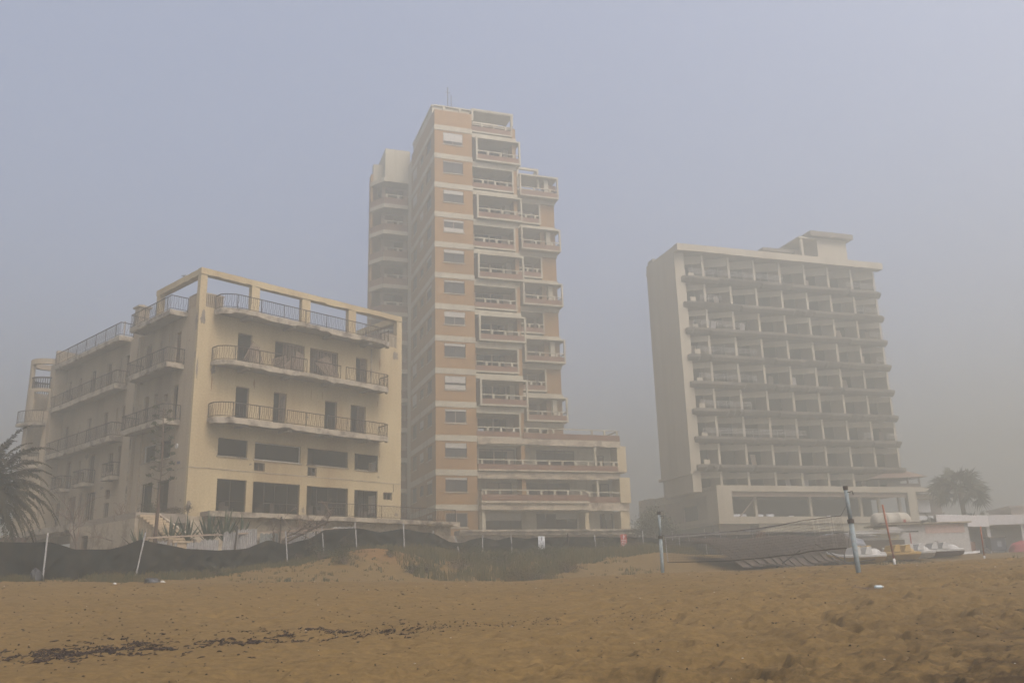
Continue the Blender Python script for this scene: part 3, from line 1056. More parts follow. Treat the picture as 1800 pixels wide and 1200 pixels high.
part_boxes('roof_frame', CRM, tw, [(9.4, 13.9, 7.0, 7.25, 47.5, 47.75), (11.3, 11.5, 7.0, 7.25, 45.3, 47.5), (13.7, 13.9, 7.0, 7.25, 45.3, 47.5), (13.7, 13.9, 7.25, 9, 47.5, 47.75)])
# crown of the main shaft
part_boxes('roof_parapet', BRK, tw, [(0.0, 3.95, 0.0, 0.25, 48.6, 49.3), (0.0, 0.25, 0.25, 10.6, 48.6, 49.3)])
part_boxes('roof_rail', CRM, tw, [(0.0, 3.95, 0.02, 0.2, 49.75, 49.87), (0.9, 1.15, 0.02, 0.2, 49.3, 49.75), (2.6, 2.85, 0.02, 0.2, 49.3, 49.75)])
part_boxes('penthouse', CRM, tw, [(0.6, 8.0, 3.4, 12.4, 48.55, 51.6)])
part_boxes('penthouse_roof', CRM, tw, [(0.5, 8.1, 3.3, 12.5, 51.6, 51.8)])
part_boxes('penthouse_frame', CRM, tw, [(3.95, 8.5, 0.0, 0.25, 49.85, 50.05), (3.95, 4.15, 0.0, 0.25, 48.6, 49.85), (8.3, 8.5, 0.0, 0.25, 48.6, 49.85), (8.3, 8.5, 0.25, 3.4, 49.85, 50.05)])
mb = MB()
mb.tube([(2.9, 5.5, 51.8), (2.9, 5.5, 55.5)], 0.05)
mb.tube([(3.3, 5.5, 51.8), (3.3, 5.5, 54.6)], 0.04)
mb.tube([(2.6, 5.5, 54.9), (3.2, 5.5, 54.9)], 0.03)
mb.build('roof_antenna', RUST, tw)
# rear left wing
mb = MB()
lw = []
for k in range(-1, 12):
    lw += [(14.7, 15.2, TB(k) + 1.0, TB(k) + 2.4)]
wall(mb, 'y', 14.4, 15.5, 3.0, 48.3, -3.9, 0.25, lw)
mb.prism([(-3.9, 15.52), (-3.65, 15.52), (0.5, 22.2), (0.3, 22.3)][::-1], 3.0, 48.2)
mb.box(0.3, 0.55, 12.62, 22.0, 3.0, 49.3)
mb.build('rear_wing_wall', BRK, tw)
mb = MB()
wall(mb, 'x', -2.7, 0.3, 3.0, 47.0, 14.2, 0.15, [(-2.3, -0.2, TB(k) - 0.1, TB(k) + 2.1) for k in range(-1, 12)])
mb.build('rear_wing_back_wall', MATS['brown_render'], tw)
for k in range(0, 13):
    z = TB(k)
    p = [(-3.95, 14.4), (-2.72, 12.62), (0.32, 12.62), (0.32, 14.3), (-2.7, 14.3), (-3.7, 14.45)]
    mb = MB()
    mb.prism([(-3.97, 14.4), (-2.74, 12.58), (0.31, 12.58), (0.31, 14.19), (-2.6, 14.19), (-3.64, 14.39)], z - 0.82, z - 0.36)
    o = mb.build('floor_slab', CRM, tw)
    if k < 12:
        mb = MB()
        mb.prism([(-3.9, 14.38), (-2.7, 12.64), (-2.6, 12.76), (-3.75, 14.38)], z - 0.36, z + 0.42)
        mb.box(-2.6, 0.3, 12.64, 12.76, z - 0.36, z + 0.42)
        mb.build('parapet', BRD, o)
        part_boxes('rail', CRM, o, [(-2.55, 0.3, 12.64, 12.74, z + 0.72, z + 0.82), (-2.55, -2.3, 12.62, 12.78, z + .42, z + .72), (-1.2, -0.95, 12.62, 12.78, z + .42, z + .72)])
part_boxes('rear_wing_crown', CRM, tw, [(-2.6, 0.29, 12.7, 17.5, 47.0, 50.9), (-3.6, -2.6, 14.6, 15.4, 47.0, 49.7)])

# podium: three wide storeys right of the shaft
part_boxes('podium_floor', SOF, tw, [(3.99, 18.6, 0.12, 9.0, TB(2) - 0.32, TB(2) - 0.12), (3.99, 18.6, 0.12, 6.9, TB(1) - 0.3, TB(1) - 0.1), (3.99, 18.6, 0.12, 6.9, TB(0) - 0.3, TB(0) - 0.1), (3.99, 18.6, -0.5, 6.9, 6.6, 6.85)])
mb = MB()
ph = [(4.6, 8.2, 12.55, 14.7), (10.4, 14.4, 12.55, 14.7), (16.6, 17.6, 12.55, 14.3), (5.3, 7.8, 9.4, 11.55), (9.2, 13.8, 9.4, 11.55), (16.2, 18.0, 9.4, 11.5),
      (4.5, 8.7, 6.9, 8.6), (10.2, 14.4, 6.9, 8.6), (16.8, 18.2, 6.9, 8.6)]
wall(mb, 'x', 4.0, 18.35, 6.86, 15.3, 1.5, 0.2, ph)
mb.build('podium_wall', CRM, tw)
for i, h in enumerate(ph):
    m = MB()
    n = max(2, round((h[1] - h[0]) / 1.1))
    frame_win(m, 'x', *h, 1.6, 0.05, 0.06, [q / n for q in range(1, n)], (0.3,) if i % 3 == 0 else ())
    m.build('podium_window', RUST, tw)
YCR = mat('yellow_cream_render', (0.42, 0.345, 0.215), (0.32, 0.22, 0.12), 0.6, scale=.7)
for b_ in [(18.35, 19.3, 0.0, 5.0, 12.5, 15.06), (18.35, 19.45, -0.2, 5.0, 9.5, 11.95), (18.35, 19.3, 0.0, 5.0, 6.3, 8.75), (4.02, 4.3, 0.0, 1.5, 6.9, 8.7), (14.6, 15.0, 0, 1.5, 6.9, 8.6)]:
    part_boxes('podium_end_wall', YCR, tw, [b_])
part_boxes('podium_rear_wall', BRK, tw, [(18.4, 18.6, 5.0, 14.0, 6.0, 15.0), (4.0, 18.4, 6.9, 7.1, 6.0, 15.2)])
e = MB()
rough_bar(e, (4.0, 0.1, 15.52), (18.7, 0.1, 15.52), (0, -1, 0), 0.62, 0.2, 0.35, 0.04, 0.12)
e.box(4.0, 18.6, 0.1, 1.5, 14.95, 15.4)
e.build('podium_fascia', CRD, tw)
e = MB()
rough_bar(e, (4.0, 0.1, 12.55), (18.9, 0.1, 12.55), (0, -1, 0), 0.16, 0.3, 0.35, 0.02, 0.05)
rough_bar(e, (4.0, 0.12, 12.3), (18.5, 0.12, 12.3), (0, -1, 0), 0.42, 0.1, 0.35, 0.01, 0.02)
rough_bar(e, (4.0, 0.1, 11.86), (18.5, 0.1, 11.86), (0, -1, 0), 0.16, 0.2, 0.3, 0.03, 0.12)
e.build('podium_fascia', CRD, tw)
e = MB()
rough_bar(e, (4.05, 0.1, 9.35), (14.9, 0.1, 9.35), (0, -1, 0), 0.6, 0.95, 0.3, 0.04, 0.10)
rough_bar(e, (14.95, 0.1, 9.5), (19.3, 0.1, 9.5), (0, -1, 0), 0.75, 0.18, 0.3, 0.03, 0.08)
e.build('podium_fascia', CRD, tw)
part_boxes('podium_column', CRM, tw, [(15.9, 16.12, -0.02, 0.2, 12.56, 14.9)])
part_boxes('podium_column', CRM, tw, [(15.98, 16.2, -0.02, 0.2, 9.5, 11.7)])
part_boxes('podium_column', CRM, tw, [(4.15, 4.5, -0.6, -0.4, 6.86, 8.75)])


def para(x0, x1, y, z0, zp, zr, sp=1.35, thick=0.12, wallm=BRD, name='podium_parapet', ends=True):
    mb = MB()
    n = max(2, int((x1 - x0) / 0.35))
    rough_bar(mb, (x0, y + thick, zp), (x1, y + thick, zp), (0, -1, 0), zp - z0, thick, 0.35, 0.03, 0.03)
    o = mb.build(name, wallm, tw)
    bx = [(x0, x1, y + 0.02, y + 0.11, zr - 0.09, zr)]
    k = x0 + 0.3
    while k < x1 - 0.2:
        if random.random() < 0.88:
            bx.append((k, k + 0.2, y + 0.01, y + 0.12, zp - 0.02, zr - 0.09))
        k += sp
    part_boxes('rail', CRM, o, bx)
    return o


para(8.6, 18.7, -0.05, 15.55, 16.1, 16.6)
para(4.0, 18.35, -0.05, 12.56, 13.07, 13.52)
para(4.05, 14.65, -1.0, 9.58, 10.15, 10.6)
para(14.8, 18.35, -0.05, 9.5, 10.1, 10.55)
part_boxes('podium_parapet', CRD, tw, [(4.05, 4.15, -0.88, 0.1, 9.4, 10.55), (14.5, 14.62, -0.85, 0.1, 9.4, 10.1), (4.0, 14.66, -1.03, -0.87, 9.36, 9.56)])
part_boxes('podium_parapet', BRD, tw, [(18.58, 18.7, 0.1, 6.0, 15.5, 16.1)])
part_boxes('side_rail', CRM, tw, [(18.58, 18.68, 0.1, 6.0, 16.5, 16.6)])
for b_ in [(4.6, 8.6, 1.4, 1.48, 7.95, 8.6), (12.2, 14.3, 1.4, 1.48, 8.1, 8.6), (17.3, 17.9, 1.4, 1.48, 8.0, 8.6)]:
    part_boxes('shop_blind', BLIND, tw, [b_])
part_boxes('lower_room_wall', INT, tw, [(3.9, 18.4, 4.4, 4.5, 6.9, 8.9), (4, 18.4, 5, 5.1, 9.3, 12.2), (4, 18.4, 5, 5.1, 12.6, 15)])
# the deck the tower stands on
td = empty('seafront_deck', OT, R(90) - YAW_T)
tag(td, 'broken concrete seafront deck edge under the tower podium behind the black net fence', 'deck')
e = MB()
rough_bar(e, (1.5, -2.4, 6.88), (19.4, -2.4, 6.88), (0, -1, 0), 0.2, 0.2, 0.3, 0.05, 0.10)
rough_bar(e, (2.5, -2.3, 6.66), (19.4, -2.3, 6.66), (0, -1, 0), 0.28, 0.12, 0.25, 0.06, 0.2)
e.build('deck_edge', YC, td)
part_boxes('deck_slab', SOF, td, [(1.5, 19.4, -2.4, -0.52, 6.4, 6.84)])
part_boxes('deck_wall', CRD, td, [(0.0, 19.4, -1.6, -1.4, 2.0, 6.39)])
e = MB()
for k in range(26):
    x, y = random.uniform(1.5, 4.2), random.uniform(-4.2, -2.2)
    a = random.uniform(0, 3)
    s_ = random.uniform(0.12, 0.5)
    e.obox((x, y, random.uniform(3.8, 6.2) - abs(x - 2.8) * .5), (s_ * math.cos(a), s_ * math.sin(a), random.uniform(-.1, .1)), (-s_ * .6 * math.sin(a), s_ * .6 * math.cos(a), .1), (0.03, 0.02, s_ * 0.5))
e.build('fallen_masonry', mat('red_brown_rubble', (0.25, 0.12, 0.09), (0.12, 0.07, 0.05), 0.6, scale=1), td)

# ------------------------------------------------------------------ hotel shell (right)
YAW_H = R(71.962)
OH = Vector((19.140, 98.0, 0))
ho = empty('hotel_building', OH, R(90) - YAW_H)
tag(ho, 'gutted pale hotel slab block with rows of open balcony bays above a framed podium', 'hotel')
FX_ = [1.2, 3.65, 7.1, 10.55, 14.08, 17.6, 21.0, 24.4, 27.8]
mb = MB()
mb.box(0.0, 1.25, 0.0, 7.2, 13.6, 39.85)
mb.build('end_wall', HOT, ho)
mb = MB()
mb.box(0.2, 1.25, 0.2, 6.8, 11.4, 13.598)
mb.box(-0.15, 0.2, -0.1, 7.6, 13.3, 13.6)
mb.build('end_wall_base', HOT, ho)
mb = MB()
mb.box(1.25, 28.6, 9.0, 9.2, 11.5, 39.6)
mb.box(28.2, 28.4, 2.2, 9.0, 11.5, 39.6)
mb.build('rear_wall', HOT, ho)
mb = MB()
for x in FX_[1:]:
    mb.box(x - 0.08, x + 0.06, 2.4, 8.9, 11.7, 39.2)
mb.box(1.3, 28.2, 7.0, 7.15, 11.7, 39.2)
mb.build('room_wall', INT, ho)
ZS = [14.28 + 3.115 * j for j in range(8)]
for j, z in enumerate(ZS):
    mb = MB()
    mb.box(0.9, 28.2, 0.05, 9.0, z - 0.22, z - 0.02)
    o = mb.build('floor_slab', SOF, ho)
    # wedge-shaped slab edge: overhanging lip, slanted underside, rounded corners, broken rim
    e = MB()
    n = 100
    base = len(e.v)
    cur = 0
    for k in range(n + 1):
        x = 0.7 + (28.3 - 0.7) * k / n
        c = min(1.0, min(k, n - k) / 4)
        lip = 0.78 * (0.55 + 0.45 * math.sin(c * math.pi / 2))
        if random.random() < 0.25:
            cur = random.random() ** 3 * 0.22
        jz = random.uniform(-.02, .02)
        e.v += [(x, 0.04, z), (x, -lip - random.uniform(0, .03), z + 0.02 + jz), (x, -lip + 0.05, z - 0.30 + cur + jz), (x, -lip + 0.40, z - 0.60 + cur * .7 + jz), (x, 0.04, z - 0.66)]
    for k in range(n):
        a = base + 5 * k
        for q in range(5):
            e.f.append((a + q, a + (q + 1) % 5, a + 5 + (q + 1) % 5, a + 5 + q))
    e.f.append((base, base + 1, base + 2, base + 3, base + 4))
    a = base + 5 * n
    e.f.append((a + 4, a + 3, a + 2, a + 1, a))
    e.build('slab_edge', HSL, o)
    # remains of the pipe railings
    spans = {0: [], 1: [(1.5, 14.8), (22.8, 24.0), (26, 28.2)], 2: [(1.6, 7.9)], 3: [(1.6, 9.0)], 4: [(1.6, 9.4), (26.0, 28.2)], 5: [(1.4, 8.2), (25.5, 28.2)], 6: [(2.6, 5.4), (24.0, 28.2)], 7: [(1.4, 14.0), (23, 28)]}[j]
    for a, b in spans:
        m = MB()
        for h in (0.42, 0.58, 0.74, 0.9):
            pts = [(a + (b - a) * q / 8, -0.68, z + h + random.uniform(-.015, .015)) for q in range(9)]
            if h < 0.8 or j == 1:
                m.tube(pts, 0.02, 4)
            else:
                m.tube([pts[0], pts[-1]], 0.02, 4)
        x = a
        while x <= b + 0.01:
            m.tube([(x, -0.68, z), (x, -0.68, z + 0.9)], 0.022, 4)
            x += 1.05
        m.build('railing', WHT, o)
    if j < 8:
        pb = MB()
        pb.box(1.3, 2.0, -0.7, -0.55, z + 0.02, z + (0.55 if j % 2 == 0 else 0.35))
        pb.build('parapet_stub', HOT, o)
# sawtooth bay walls
levels = [(11.7, ZS[0] - 0.66)] + [(ZS[j], (ZS[j + 1] - 0.66) if j < 7 else 39.0) for j in range(8)]
fin = MB(); fin.box(-0.12, 0.12, -0.02, 0.22, 0.0, 2.38)
dv = None
for j, (z0, z1) in enumerate(levels):
    for k in range(8):
        xa, xb = FX_[k], FX_[k + 1]
        if j == 0 and k == 7:
            continue
        H = z1 - z0
        m = MB()
        dep = 1.75 if k else 1.2
        x0 = xa + (0.12 if k else 0.05)
        # front end of the bay wall and the cross wall behind it
        m.box(xb - 0.17, xb + 0.12, -0.06, 0.24, z0 + 0.002, z1 - 0.003)
        m.box(xb - 0.03, xb + 0.10, 0.24, 2.4, z0 + 0.002, z1 - 0.003)
        m.build('divider_wall', HOT, ho)
        # slanting lintel
        lh = 0.66 if j < 8 else 1.0
        v = MB()
        A, Bp = Vector((x0, dep, 0)), Vector((xb - 0.13, 0.12, 0))
        d = (Bp - A).normalized()
        nrm = Vector((d.y, -d.x, 0)) * 0.08
        cut = random.uniform(0, .08)
        v.obox((A + Bp) / 2 + Vector((0, 0, z1 - lh / 2 - 0.003)), (Bp - A) / 2, nrm, (0, 0, lh / 2))
        v.build('lintel', HOT, ho)
        q = random.random()
        if q < .3:
            t = MB()
            x_ = random.uniform(x0 + .4, xb - .9)
            t.obox((x_, 1.3, z0 + .75), (.36, .05, 0), (0, .02, 0), (random.uniform(-.15, .15), 0, .75))
            t.build('leaning_door', random.choice((WOODL, WHT, WOODD)), ho)
        elif q < .5:
            t = MB()
            x_ = random.uniform(x0 + .5, xb - .6)
            for _ in range(7):
                t.obox((x_ + random.gauss(0, .25), .9 + random.gauss(0, .2), z0 + .06 + random.random() * .2), (random.uniform(.05, .25), .05, random.uniform(-.05, .1)), (0, random.uniform(.05, .2), 0), (0, 0, random.uniform(.03, .12)))
            t.build('rubble', CRD, ho)
        elif q < .62:
            t = MB()
            x_ = random.uniform(x0 + .3, xb - .4)
            t.tube([(x_, .7, z1 - .5), (x_ + random.uniform(-.2, .2), .65, z0 + random.uniform(.3, 1.4))], .025, 4)
            t.build('hanging_pipe', RUST, ho)
# roof band and plant rooms
e = MB()
rough_bar(e, (0.0, 0.05, 39.9), (28.7, 0.05, 39.9), (0, -1, 0), 0.85, 0.95, 0.5, 0.02, 0.06)
e.box(0.9, 28.5, 0.05, 9.2, 39.3, 39.6)
e.build('roof_slab', HOT, ho)
part_boxes('plant_room', HOT, ho, [(21.6, 26.0, 2.0, 7.0, 39.6, 43.5)])
part_boxes('plant_room', HOT, ho, [(19.2, 19.5, 2.0, 2.3, 39.6, 43.4), (19.2, 21.6, 5.0, 7.0, 39.6, 43.2), (17.2, 19.2, 4.0, 7.0, 39.6, 41.9)])
part_boxes('plant_room_roof', CRM, ho, [(18.9, 26.0, 1.9, 7.2, 43.5, 43.7)])
part_boxes('plant_room_roof', HSL, ho, [(20.3, 26.7, 1.3, 7.4, 43.75, 44.4)])
part_boxes('plant_room_roof', HSL, ho, [(14.4, 19.1, 3.2, 7.2, 41.9, 42.3)])
part_boxes('plant_room', HOT, ho, [(15.2, 17.0, 4.6, 7.0, 39.6, 41.9)])
mb = MB()
mb.tube([(5.5, 5, 39.6), (5.5, 5, 41.0)], 0.9, 14)
mb.build('roof_tank', HSL, ho)
part_boxes('roof_vent', HSL, ho, [(0.3, 1.2, 6.0, 7.3, 39.85, 40.5)])
# podium
PM = HOT
mb = MB()
wall(mb, 'x', 2.05, 28.2, 7.85, 11.95, -1.5, 0.3, [(3.85, 27.0, 8.6, 11.3)])
mb.box(28.2, 31.0, -1.5, -1.2, 11.4, 11.95)
mb.build('podium_frame', PM, ho)
mb = MB()
mb.box(2.05, 31.0, -1.2, 9.0, 11.5, 11.69)
mb.box(2.05, 31.0, -1.2, 12.0, 7.9, 8.2)
mb.build('podium_slab', SOF, ho)
mb = MB()
wall(mb, 'y', -1.2, 13.2, 7.85, 8.6, 2.05, 0.3, [])
wall(mb, 'y', -1.2, 13.2, 11.1, 11.95, 2.05, 0.3, [])
mb.build('podium_side_band', HOT, ho)
mb = MB()
wall(mb, 'y', -1.19, 13.0, 8.2, 11.5, 3.2, 0.2, [(5.0, 8.4, 8.6, 10.4)])
mb.build('podium_side_wall', mat('faded_pink_render', (0.34, 0.27, 0.205), (0.2, 0.15, 0.115), 0.6, scale=.6), ho)
part_boxes('podium_side_wall', HOT, ho, [(2.04, 2.3, -1.2, 0.8, 8.6, 11.1)])
part_boxes('podium_rear_block', HOT, ho, [(1.4, 5.0, 13.2, 16.5, 3.0, 12.0)])
part_boxes('podium_back_wall', INT, ho, [(3.4, 30.0, 8.5, 8.7, 8.2, 11.5)])
e = MB()
rough_bar(e, (3.86, -1.25, 11.29), (27.0, -1.25, 11.29), (0, 1, 0), 0.5, 0.4, 0.4, 0.06, 0.3)
e.build('torn_ceiling', mat('torn_plasterboard', (0.28, 0.215, 0.165), (0.16, 0.10, 0.075), 0.8, scale=1.2), ho)
for x in (7.15, 14.2, 20.95, 23.5, 26.4):
    part_boxes('podium_column', HOT, ho, [(x, x + 0.3, -0.6, -0.3, 8.2, 11.3)])
mb = MB()
mb.tube([(4.6, -0.9, 8.3), (7.1, -0.7, 10.6)], 0.06)
mb.build('fallen_beam', WOODL, ho)
# pale sheets painted as back openings with bright fog showing through
for x0, x1 in ((4.0, 6.2), (7.2, 8.3), (8.7, 9.7), (11.6, 12.2), (16.6, 17.1)):
    part_boxes('fog_gap_panel', mat('pale_sheet_and_fog', (0.62, 0.63, 0.66), (0.5, 0.5, 0.5), .3), ho, [(x0, x1, -0.25, -0.2, 8.21, 8.21 + (0.75 if x0 < 11 else .6))])
# lower floor under the podium
part_boxes('lower_wall', CRM, ho, [(7.0, 24.0, -1.35, -1.2, 7.0, 7.84)])
part_boxes('lower_wall', MATS['faded_pink_render'], ho, [(3.2, 7.0, 0.5, 0.7, 3.0, 7.9)])
part_boxes('lower_wall', INT, ho, [(7.0, 30.0, 2.0, 2.2, 3.0, 7.9), (2.3, 2.5, 0.5, 16.0, 3.0, 7.85)])
# right-hand end of the podium: screens, dark recess and panels
part_boxes('podium_end', mat('dark_shutter_wall', (0.16, 0.135, 0.12), (0.1, 0.08, 0.07), .5), ho, [(28.5, 33.5, 0.6, 0.8, 3.0, 11.4)])
part_boxes('podium_end_band', CRD, ho, [(28.2, 33.0, -0.6, 0.3, 10.75, 11.1), (28.3, 35.0, -0.4, 0.2, 7.3, 8.2)])
part_boxes('pale_panel', MATS['pale_sheet_and_fog'], ho, [(28.9, 31.7, 0.4, 0.5, 9.2, 10.7)])
part_boxes('pale_panel', MATS['pale_sheet_and_fog'], ho, [(28.6, 30.7, -0.9, -0.8, 7.3, 8.7)])
# timber pavilion on the podium roof
mb = MB()
px0, px1, py0, py1 = 24.6, 29.4, -1.1, 3.4
apx, zt = (28.0, 0.8), 14.1
i = len(mb.v)
ex = 0.7
mb.v += [(px0 - ex - 1.5, py0 - ex, 12.85), (px1 + ex, py0 - ex, 13.15), (px1 + ex, py1 + ex, 13.15), (px0 - ex - 1.5, py1 + ex, 12.85), (27.6, 1.0, 14.35), (28.4, 1.0, 14.35)]
mb.f += [(i, i + 1, i + 5, i + 4), (i + 1, i + 2, i + 5), (i + 2, i + 3, i + 4, i + 5), (i + 3, i, i + 4), (i, i + 3, i + 2, i + 1)]
tl = mat('brown_roof_tiles', (0.20, 0.13, 0.095), (0.10, 0.075, 0.06), .6, scale=2)
o = mb.build('pavilion_roof', tl, ho)
part_boxes('roof_chimney', tl, o, [(26.9, 27.4, 2.0, 2.4, 13.6, 14.7)])
part_boxes('pavilion_wall', MATS['dark_shutter_wall'], ho, [(px0, px1, py0, py0 + .1, 11.96, 12.4), (px0, px0 + 3.0, py0 + 1.2, py0 + 1.3, 12.4, 12.95), (px1 - .1, px1, py0 + .1, py1, 11.96, 12.4)])
part_boxes('pavilion_post', tl, ho, [(px1 - .14, px1, py0, py0 + .14, 12.4, 13.2)])
part_boxes('pavilion_post', tl, ho, [(px0 + 3, px0 + 3.14, py0, py0 + .14, 12.4, 13.2)])
m = MB()
frame_win(m, 'x', px0 + 3.2, px1 - .2, 12.42, 13.1, py0 + .02, .06, .06, (.35,))
m.build('pavilion_window', WHT, ho)

# ------------------------------------------------------------------ black net fence
NET = mat('black_shade_net', (0.009, 0.011, 0.010), (0.04, 0.03, 0.02), 0.7, scale=1.6, streak=True, rough=0.95, spec=0.05, bump=0.3, bscale=22)
FT = [(-24.5, 34.2, 3.95), (-21.16, 35, 4.01), (-20.41, 36, 3.97), (-19.77, 36.5, 3.96), (-19.12, 37, 4.05), (-18.42, 38, 3.76), (-17.55, 39.5, 3.76), (-16.9, 41, 4.26),
      (-15.49, 43, 3.88), (-14.5, 44.5, 3.84), (-13.57, 46, 4.01), (-12.86, 47, 4.46), (-12.08, 48, 4.25), (-11.05, 48.7, 4.56), (-10.47, 49.2, 5.05), (-8.8, 50, 5.12),
      (-7.92, 52, 5.02), (-6.67, 54, 5.29), (-5.8, 55, 5.17), (-5.0, 56, 5.07), (-4.2, 56.5, 4.6), (-3.6, 57, 4.55), (-2.18, 58, 4.94), (-1.37, 58.5, 4.69), (-0.42, 59, 4.94),
      (0.57, 59.5, 4.80), (1.54, 60, 4.91), (3.36, 60.5, 4.9), (5.17, 61, 4.92), (7.13, 62, 4.86), (8.54, 63, 4.93), (10.5, 65, 4.8), (13, 67, 4.7)]


def net_mesh(nodes, seed=0, per=9, rows=12, base_off=-0.12, wr=0.15):
    xs, ys, zt = (np.array([n_[i] for n_ in nodes], float) for i in range(3))
    s = np.concatenate([[0], np.cumsum(np.hypot(np.diff(xs), np.diff(ys)))])
    u = np.linspace(0, s[-1], int(s[-1] * per))
    X, Y, T = np.interp(u, s, xs), np.interp(u, s, ys), np.interp(u, s, zt)
    k = np.ones(5) / 5
    Tp = np.pad(T, 2, mode='edge')
    T = np.convolve(Tp, k, 'valid') * 0.7 + T * 0.3 + 0.05 * (vnoise(u * 1.3, u * 0, 31 + seed) - .5)
    B = ground_z(X, Y) + base_off
    dx, dy = np.gradient(X), np.gradient(Y)
    ln = np.hypot(dx, dy)
    nx_, ny_ = -dy / ln, dx / ln
    mb = MB()
    for j in range(rows + 1):
        t = j / rows
        Z = B + (T - B) * t
        w1 = vnoise(u * 1.1 + t * 2.3, u * 0 + t * 3.1, 5 + seed) - .5
        w2 = vnoise(u * 3.7 - t * 5.0, u * 0 + t * 1.2, 6 + seed) - .5
        w3 = np.sin(u * 2.1 + t * 6 + 4 * vnoise(u * .4, u * 0, 8)) * 0.3
        off = wr * (w1 * 2.6 + w2 * 1.2 + w3) * (0.35 + 0.65 * np.sin(np.pi * min(t * 1.0 + .1, 1)))
        for a in range(len(u)):
            mb.v.append((X[a] + nx_[a] * off[a], Y[a] + ny_[a] * off[a], Z[a]))
    n = len(u)
    for j in range(rows):
        for a in range(n - 1):
            mb.f.append((j * n + a, j * n + a + 1, (j + 1) * n + a + 1, (j + 1) * n + a))
    return mb


STEEL = mat('pale_fence_pole', (0.30, 0.29, 0.28), (0.13, 0.10, 0.08), 0.7, scale=6, rough=0.6)
fe = empty('net_fence', (0, 0, 0))
tag(fe, 'long sagging black shade-net fence on thin leaning poles along the dune below the buildings', 'fence')
net_mesh(FT, per=9).build('net', NET, fe, smooth=True)
for t_, b_ in [((-19.07, 37.0, 4.37), (-19.04, 36.93, 2.3)), ((-16.72, 41.0, 4.57), (-16.94, 40.8, 2.5)), ((-12.19, 48.0, 4.94), (-11.94, 47.75, 3.0)),
               ((-10.54, 49.2, 5.21), (-10.32, 49.0, 3.4)), ((-8.9, 50.0, 5.46), (-8.68, 49.8, 3.4)), ((-6.74, 54, 5.63), (-6.63, 53.8, 3.8)), ((-5.17, 56, 5.28), (-4.87, 55.8, 3.6)),
               ((-3.88, 57, 4.93), (-3.51, 56.8, 3.4)), ((-2.22, 58, 5.04), (-2.21, 57.8, 3.4)), ((-0.42, 59, 5.09), (-0.35, 58.8, 3.4)), ((5.14, 61, 5.02), (5.19, 60.8, 3.6)), ((8.61, 63, 5.31), (8.6, 62.8, 3.8)),
               ((11.6, 65.8, 5.1), (11.6, 65.7, 3.6))]:
    MB().tube([b_, t_], 0.036, 6).build('pole', STEEL, fe)
MB().tube([(3.29, 60.3, 3.2), (3.33, 60.4, 5.15)], 0.04, 6).build('pole', RUST, fe)
fb = empty('net_fence', (0, 0, 0))
tag(fb, 'farther run of black net fence with short pale poles beneath the hotel podium', 'fence')
FB = [(11.5, 71, 5.1), (14.5, 71.2, 5.35), (17.5, 71.4, 5.3), (20.5, 71.6, 5.4), (24, 71.8, 5.3), (27.5, 72, 5.4)]
net_mesh(FB, 3, per=4, rows=6).build('net', NET, fb, smooth=True)
for i in range(13):
    x = 12.0 + i * 1.24
    z = gz(x, 71, False)
    MB().tube([(x + random.uniform(-.1, .1), 70.8, z - 0.3), (x, 70.9, z + random.uniform(1.5, 2.1))], 0.03, 5).build('pole', STEEL, fb)

# ------------------------------------------------------------------ signs on the fence
INK = mat('faded_black_ink', (0.10, 0.10, 0.11), bump=0)
SGW = mat('white_sign_paint', (0.62, 0.64, 0.65), (0.45, 0.42, 0.4), 0.4, scale=3)
SGR = mat('red_sign_paint', (0.36, 0.055, 0.04), (0.2, 0.05, 0.04), 0.4, scale=3)


def sign(x, y, z, w_, h, face, ink, label, cat):
    e = empty('warning_sign', (x, y, gz(x, y) - .05), R(3))
    tag(e, label, cat)
    g = gz(x, y)
    z = z - g + .05
    MB().tube([(0, 0.05, -.2), (0, 0.05, z + h * .62)], 0.03, 6).build('post', STEEL, e)
    MB().box(-w_ / 2, w_ / 2, -0.012, 0.012, z - h / 2, z + h / 2).build('panel', face, e)
    m = MB()
    # a standing figure with raised hand over rows of writing
    m.obox((0, -0.016, z + h * .27), (w_ * .07, 0, 0), (0, .002, 0), (0, 0, h * .11))
    m.obox((0, -0.016, z + h * .41), (w_ * .05, 0, 0), (0, .002, 0), (0, 0, h * .035))
    m.obox((w_ * .12, -0.016, z + h * .33), (w_ * .07, 0, h * .05), (0, .002, 0), (-w_ * .01, 0, h * .012))
    for k, (a, b) in enumerate(((-.38, .36), (-.3, .3), (-.4, .4), (-.34, .28), (-.36, .38))):
        x0 = a * w_
        while x0 < b * w_:
            l_ = random.uniform(.06, .16) * w_
            m.box(x0, min(x0 + l_, b * w_), -0.017, -0.013, z + h * (.08 - k * .115) - h * .022, z + h * (.08 - k * .115) + h * .022)
            x0 += l_ + .035 * w_
    m.build('lettering', ink, e)


sign(1.56, 59.75, 4.56, 0.42, 0.82, SGW, INK, 'white warning sign on a thin post in front of the black net fence', 'sign')
sign(7.13, 61.6, 4.58, 0.42, 0.95, SGR, SGW, 'small red warning sign on the black net fence right of the tower podium', 'sign')

